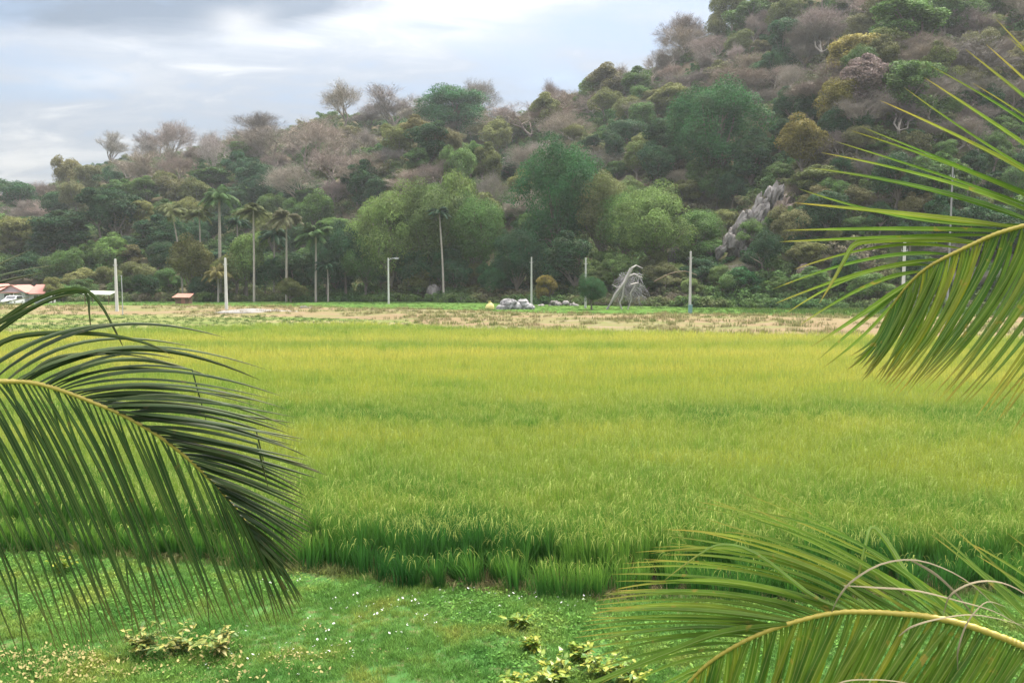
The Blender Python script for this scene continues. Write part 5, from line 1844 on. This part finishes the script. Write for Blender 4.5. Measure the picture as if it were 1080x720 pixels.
RR2 = [(1490, 480, 2.7), (1440, 560, 2.5), (1350, 650, 2.42), (1240, 700, 2.4), (1130, 696, 2.42), (1080, 681, 2.45), (1060, 673, 2.46), (1020, 659, 2.49), (980, 650, 2.52), (950, 647, 2.55), (915, 645, 2.58), (880, 646, 2.62), (840, 655, 2.66),
       (800, 669, 2.71), (770, 684, 2.75), (745, 701, 2.79), (725, 721, 2.83), (705, 748, 2.87), (690, 780, 2.9)]
U2 = [(1450, 1330, 440, 0, -6), (1435, 1310, 430, 0, -6), (1415, 1290, 440, 0, -6), (1395, 1270, 445, 0, -6), (1375, 1250, 455, 0, -6), (1350, 1215, 460, 0, -6), (1325, 1190, 470, 0, -6), (1300, 1160, 490, 0, -6), (1275, 1140, 500, 0, -6), (1250, 1115, 515, 0, -6), (1130, 975, 549, 0, -4), (1112, 985, 575, 0, -6), (1165, 1000, 552, 0, -6), (1090, 1000, 600, 0, -8), (1064, 804, 509, 0, -10), (1042, 850, 560, 0, -10), (1032, 780, 519, 0, -12), (1015, 800, 548, 0, -14), (1002, 745, 525, 0, -14), (988, 722, 532, 0, -16),
      (975, 760, 560, 0, -16), (962, 702, 558, 0, -18), (948, 705, 572, 0, -18), (934, 670, 582, 0, -18), (921, 700, 585, 0, -18), (908, 657, 594, 0, -18), (894, 645, 605, 0, -18), (882, 652, 620, 0, -16), (870, 645, 623, 0, -15), (858, 632, 628, 0, -14),
      (846, 626, 638, 0, -12), (836, 630, 645, 0, -11), (827, 618, 650, 0, -10), (818, 612, 660, 0, -10), (809, 606, 672, 0, -9), (801, 615, 684, 0, -8), (792, 617, 696, 0, -8), (780, 620, 708, 0, -6), (768, 630, 722, 0, -5), (757, 655, 728, 0, -4), (746, 668, 738, 0, -3),
      (738, 680, 745, 0, -2), (1180, 1030, 585, 0, -6), (1210, 1060, 560, 0, -6), (1150, 1010, 610, 0, -6)]
U2 = sorted(U2)
U2 = U2 + [tuple((a_ + b_) / 2 for a_, b_ in zip(q0, q1)) for q0, q1 in zip(U2[:-1], U2[1:]) if q1[0] - q0[0] < 20 and q0[0] > 800]
X2 = [('u', [(1000, 654, 2.5), (960, 610, 2.6), (938, 575, 2.66), (921, 556, 2.7), (914, 570, 2.68), (906, 605, 2.66), (900, 642, 2.64)], .02),
      ('u', [(905, 646, 2.6), (860, 630, 2.64), (800, 585, 2.7), (762, 574, 2.73), (735, 586, 2.74), (700, 612, 2.74)], .016),
      ('u', [(830, 658, 2.66), (760, 668, 2.72), (700, 690, 2.76), (625, 720, 2.8), (600, 728, 2.8)], .03)]
D2 = [(1450, 1360, 800, 8, 0), (1390, 1260, 850, 8, 0), (1330, 1180, 870, 8, 0), (1240, 1090, 860, 9, 0), (1150, 1020, 860, 9, 0), (1100, 965, 850, 9, 0), (1060, 925, 845, 9, 0), (1020, 892, 842, 9, 0), (980, 856, 838, 8, 0), (940, 825, 840, 7, 0), (900, 800, 845, 6, 0), (860, 785, 850, 5, 0), (820, 762, 845, 4, 0),
      (780, 738, 835, 4, 0), (750, 722, 825, 3, 0), (720, 700, 815, 2, 0), (700, 690, 810, 2, 0)]
ST2 = [[(877, 645, 2.55), (885, 628, 2.5), (900, 611, 2.48), (930, 594, 2.47), (965, 590, 2.46), (1000, 601, 2.45), (1030, 620, 2.44), (1062, 652, 2.43)],
       [(995, 646, 2.45), (1003, 626, 2.42), (1030, 613, 2.4), (1060, 615, 2.4), (1090, 632, 2.4), (1120, 660, 2.41)],
       [(1010, 706, 2.42), (1010, 685, 2.4), (1018, 660, 2.4), (1028, 645, 2.4), (1042, 634, 2.4), (1062, 640, 2.4)],
       [(948, 670, 2.48), (962, 660, 2.44), (990, 652, 2.42), (1030, 648, 2.41), (1085, 660, 2.4)],
       [(890, 617, 2.5), (925, 619, 2.48), (965, 622, 2.46), (1010, 633, 2.44), (1050, 645, 2.43), (1090, 668, 2.42)],
       [(960, 590, 2.47), (985, 604, 2.46), (1005, 622, 2.45), (1020, 640, 2.45), (1032, 655, 2.45)],
       [(850, 760, 2.5), (880, 722, 2.48), (920, 716, 2.46), (965, 722, 2.45), (1000, 740, 2.44)]]
make_frond(rpalm, rroot, 'frond', RR2, [
    dict(keys=U2, dd=.38, w=.020, roll=.85, mat=M_FR, tagk='u', fold=.5),
    dict(keys=D2, n=118, jit=4, dd=.02, w=.022, rj=.14, roll=-.25, mat=M_FRL, tagk='l', fold=.45)],
    X2, ST2, (.0135, .004), 'lower frond with dry brown strips hanging over it', 23)

# ------------------------------------------------------------------ labels for the trees of the wood
LANDM = [(-60, 'beyond the left edge of the house'), (18, 'above the white house'), (75, 'left of the leftmost pole'), (123, 'above the leftmost pole'), (185, 'above the leaning palm'), (231, 'behind the tallest palm'),
         (268, 'behind the yellowish palm'), (302, 'behind the ragged brownish palm'), (340, 'behind the full green palm'), (378, 'left of the lamp pole'), (410, 'above the lamp pole'), (440, 'right of the lamp pole'), (465, 'behind the lone palm'),
         (505, 'above the yellow sack'), (545, 'above the dark rubble heap'), (575, 'above the yellowish shrub'), (612, 'above the round bush'), (655, 'above the fallen dead tree'), (692, 'above the pale boulder'), (728, 'above the meter box pole'), (765, 'left of the limestone outcrop'),
         (800, 'above the limestone outcrop'), (845, 'right of the limestone outcrop'), (885, 'left of the tips of the right frond'), (951, 'above the pole behind the right frond'), (1000, 'behind the tallest concrete pole'), (1060, 'behind the fanned right frond'), (1160, 'beyond the right frond')]
groups = {}
for q in TREES:
    if q['o'].name.startswith(('round_bush', 'bamboo_shrub')): continue
    u, v = q['pix']
    sk = float(np.interp(u, SKY_PX, SKY_PY))
    f = (v - sk) / max(20, 312 - sk)
    if q['base'][2] < 1.5: band = 'at the hill foot'
    elif f < .06: band = 'on the skyline'
    elif f < .25: band = 'just below the skyline'
    elif f < .5: band = 'high on the slope'
    elif f < .75: band = 'on the middle slope'
    else: band = 'low on the slope'
    lm = min(LANDM, key=lambda a: abs(a[0] - u))[1]
    kd = 'leafless tree' if q['kind'] == 'bare' else 'leafy tree'
    groups.setdefault((q['col'], kd, band, lm), []).append(q)
NUM = {2: 'two', 3: 'three', 4: 'four', 5: 'five', 6: 'six', 7: 'seven'}
for (c_, kd, band, lm), lst in groups.items():
    lst.sort(key=lambda q: q['pix'][0])
    big = max(lst, key=lambda q: q['wm'] * q['hm'])
    for i, q in enumerate(lst):
        n_ = len(lst)
        if n_ == 1: lab = f"{c_} {kd} {band}, {lm}"
        elif n_ == 2: lab = f"{'left' if i == 0 else 'right'} one of two {c_} {kd}s {band}, {lm}"
        elif n_ == 3: lab = f"{['leftmost', 'middle', 'rightmost'][i]} of three {c_} {kd}s {band}, {lm}"
        else: lab = f"{ORD[i]} from left of {NUM.get(n_, 'many')} {c_} {kd}s {band}, {lm}"
        w_ = lab.split()
        if len(w_) > 16: lab = ' '.join(lab.replace(' on the slope', '').replace(' the ', ' ').split()[:16])
        q['o']['label'] = lab
        q['o']['group'] = 'leafless trees on the hill' if q['kind'] == 'bare' else 'leafy trees on the hill'
tag(ROUND_BUSH, 'dense round dark green bush in front of a half hidden pole', 'bush')
tag(YELLOW_SHRUB, 'thin yellowish bamboo like shrub beside the grey pole and rubble heap', 'shrub')

# ------------------------------------------------------------------ air
m_haze = bpy.data.materials.new('haze_air')
m_haze.use_nodes = True
t = NT(m_haze)
t.n.clear()
out_ = t.new('ShaderNodeOutputMaterial')
pv = t.new('ShaderNodeVolumePrincipled')
pv.inputs['Color'].default_value = (0.86, 0.92, 1.0, 1)
pv.inputs['Density'].default_value = 0.0002
pv.inputs['Anisotropy'].default_value = 0.2
t.link(pv.outputs[0], out_.inputs['Volume'])
mb = MB()
box(mb, (0, 290, 83), (1400, 720, 172))
hz = mb.build('haze', m_haze, None, smooth=False)
tag(hz, 'thin pale haze hanging in the air over field and hill', 'haze', None, 'stuff')
SC.cycles.volume_bounces = 1
SC.cycles.volume_max_steps = 64
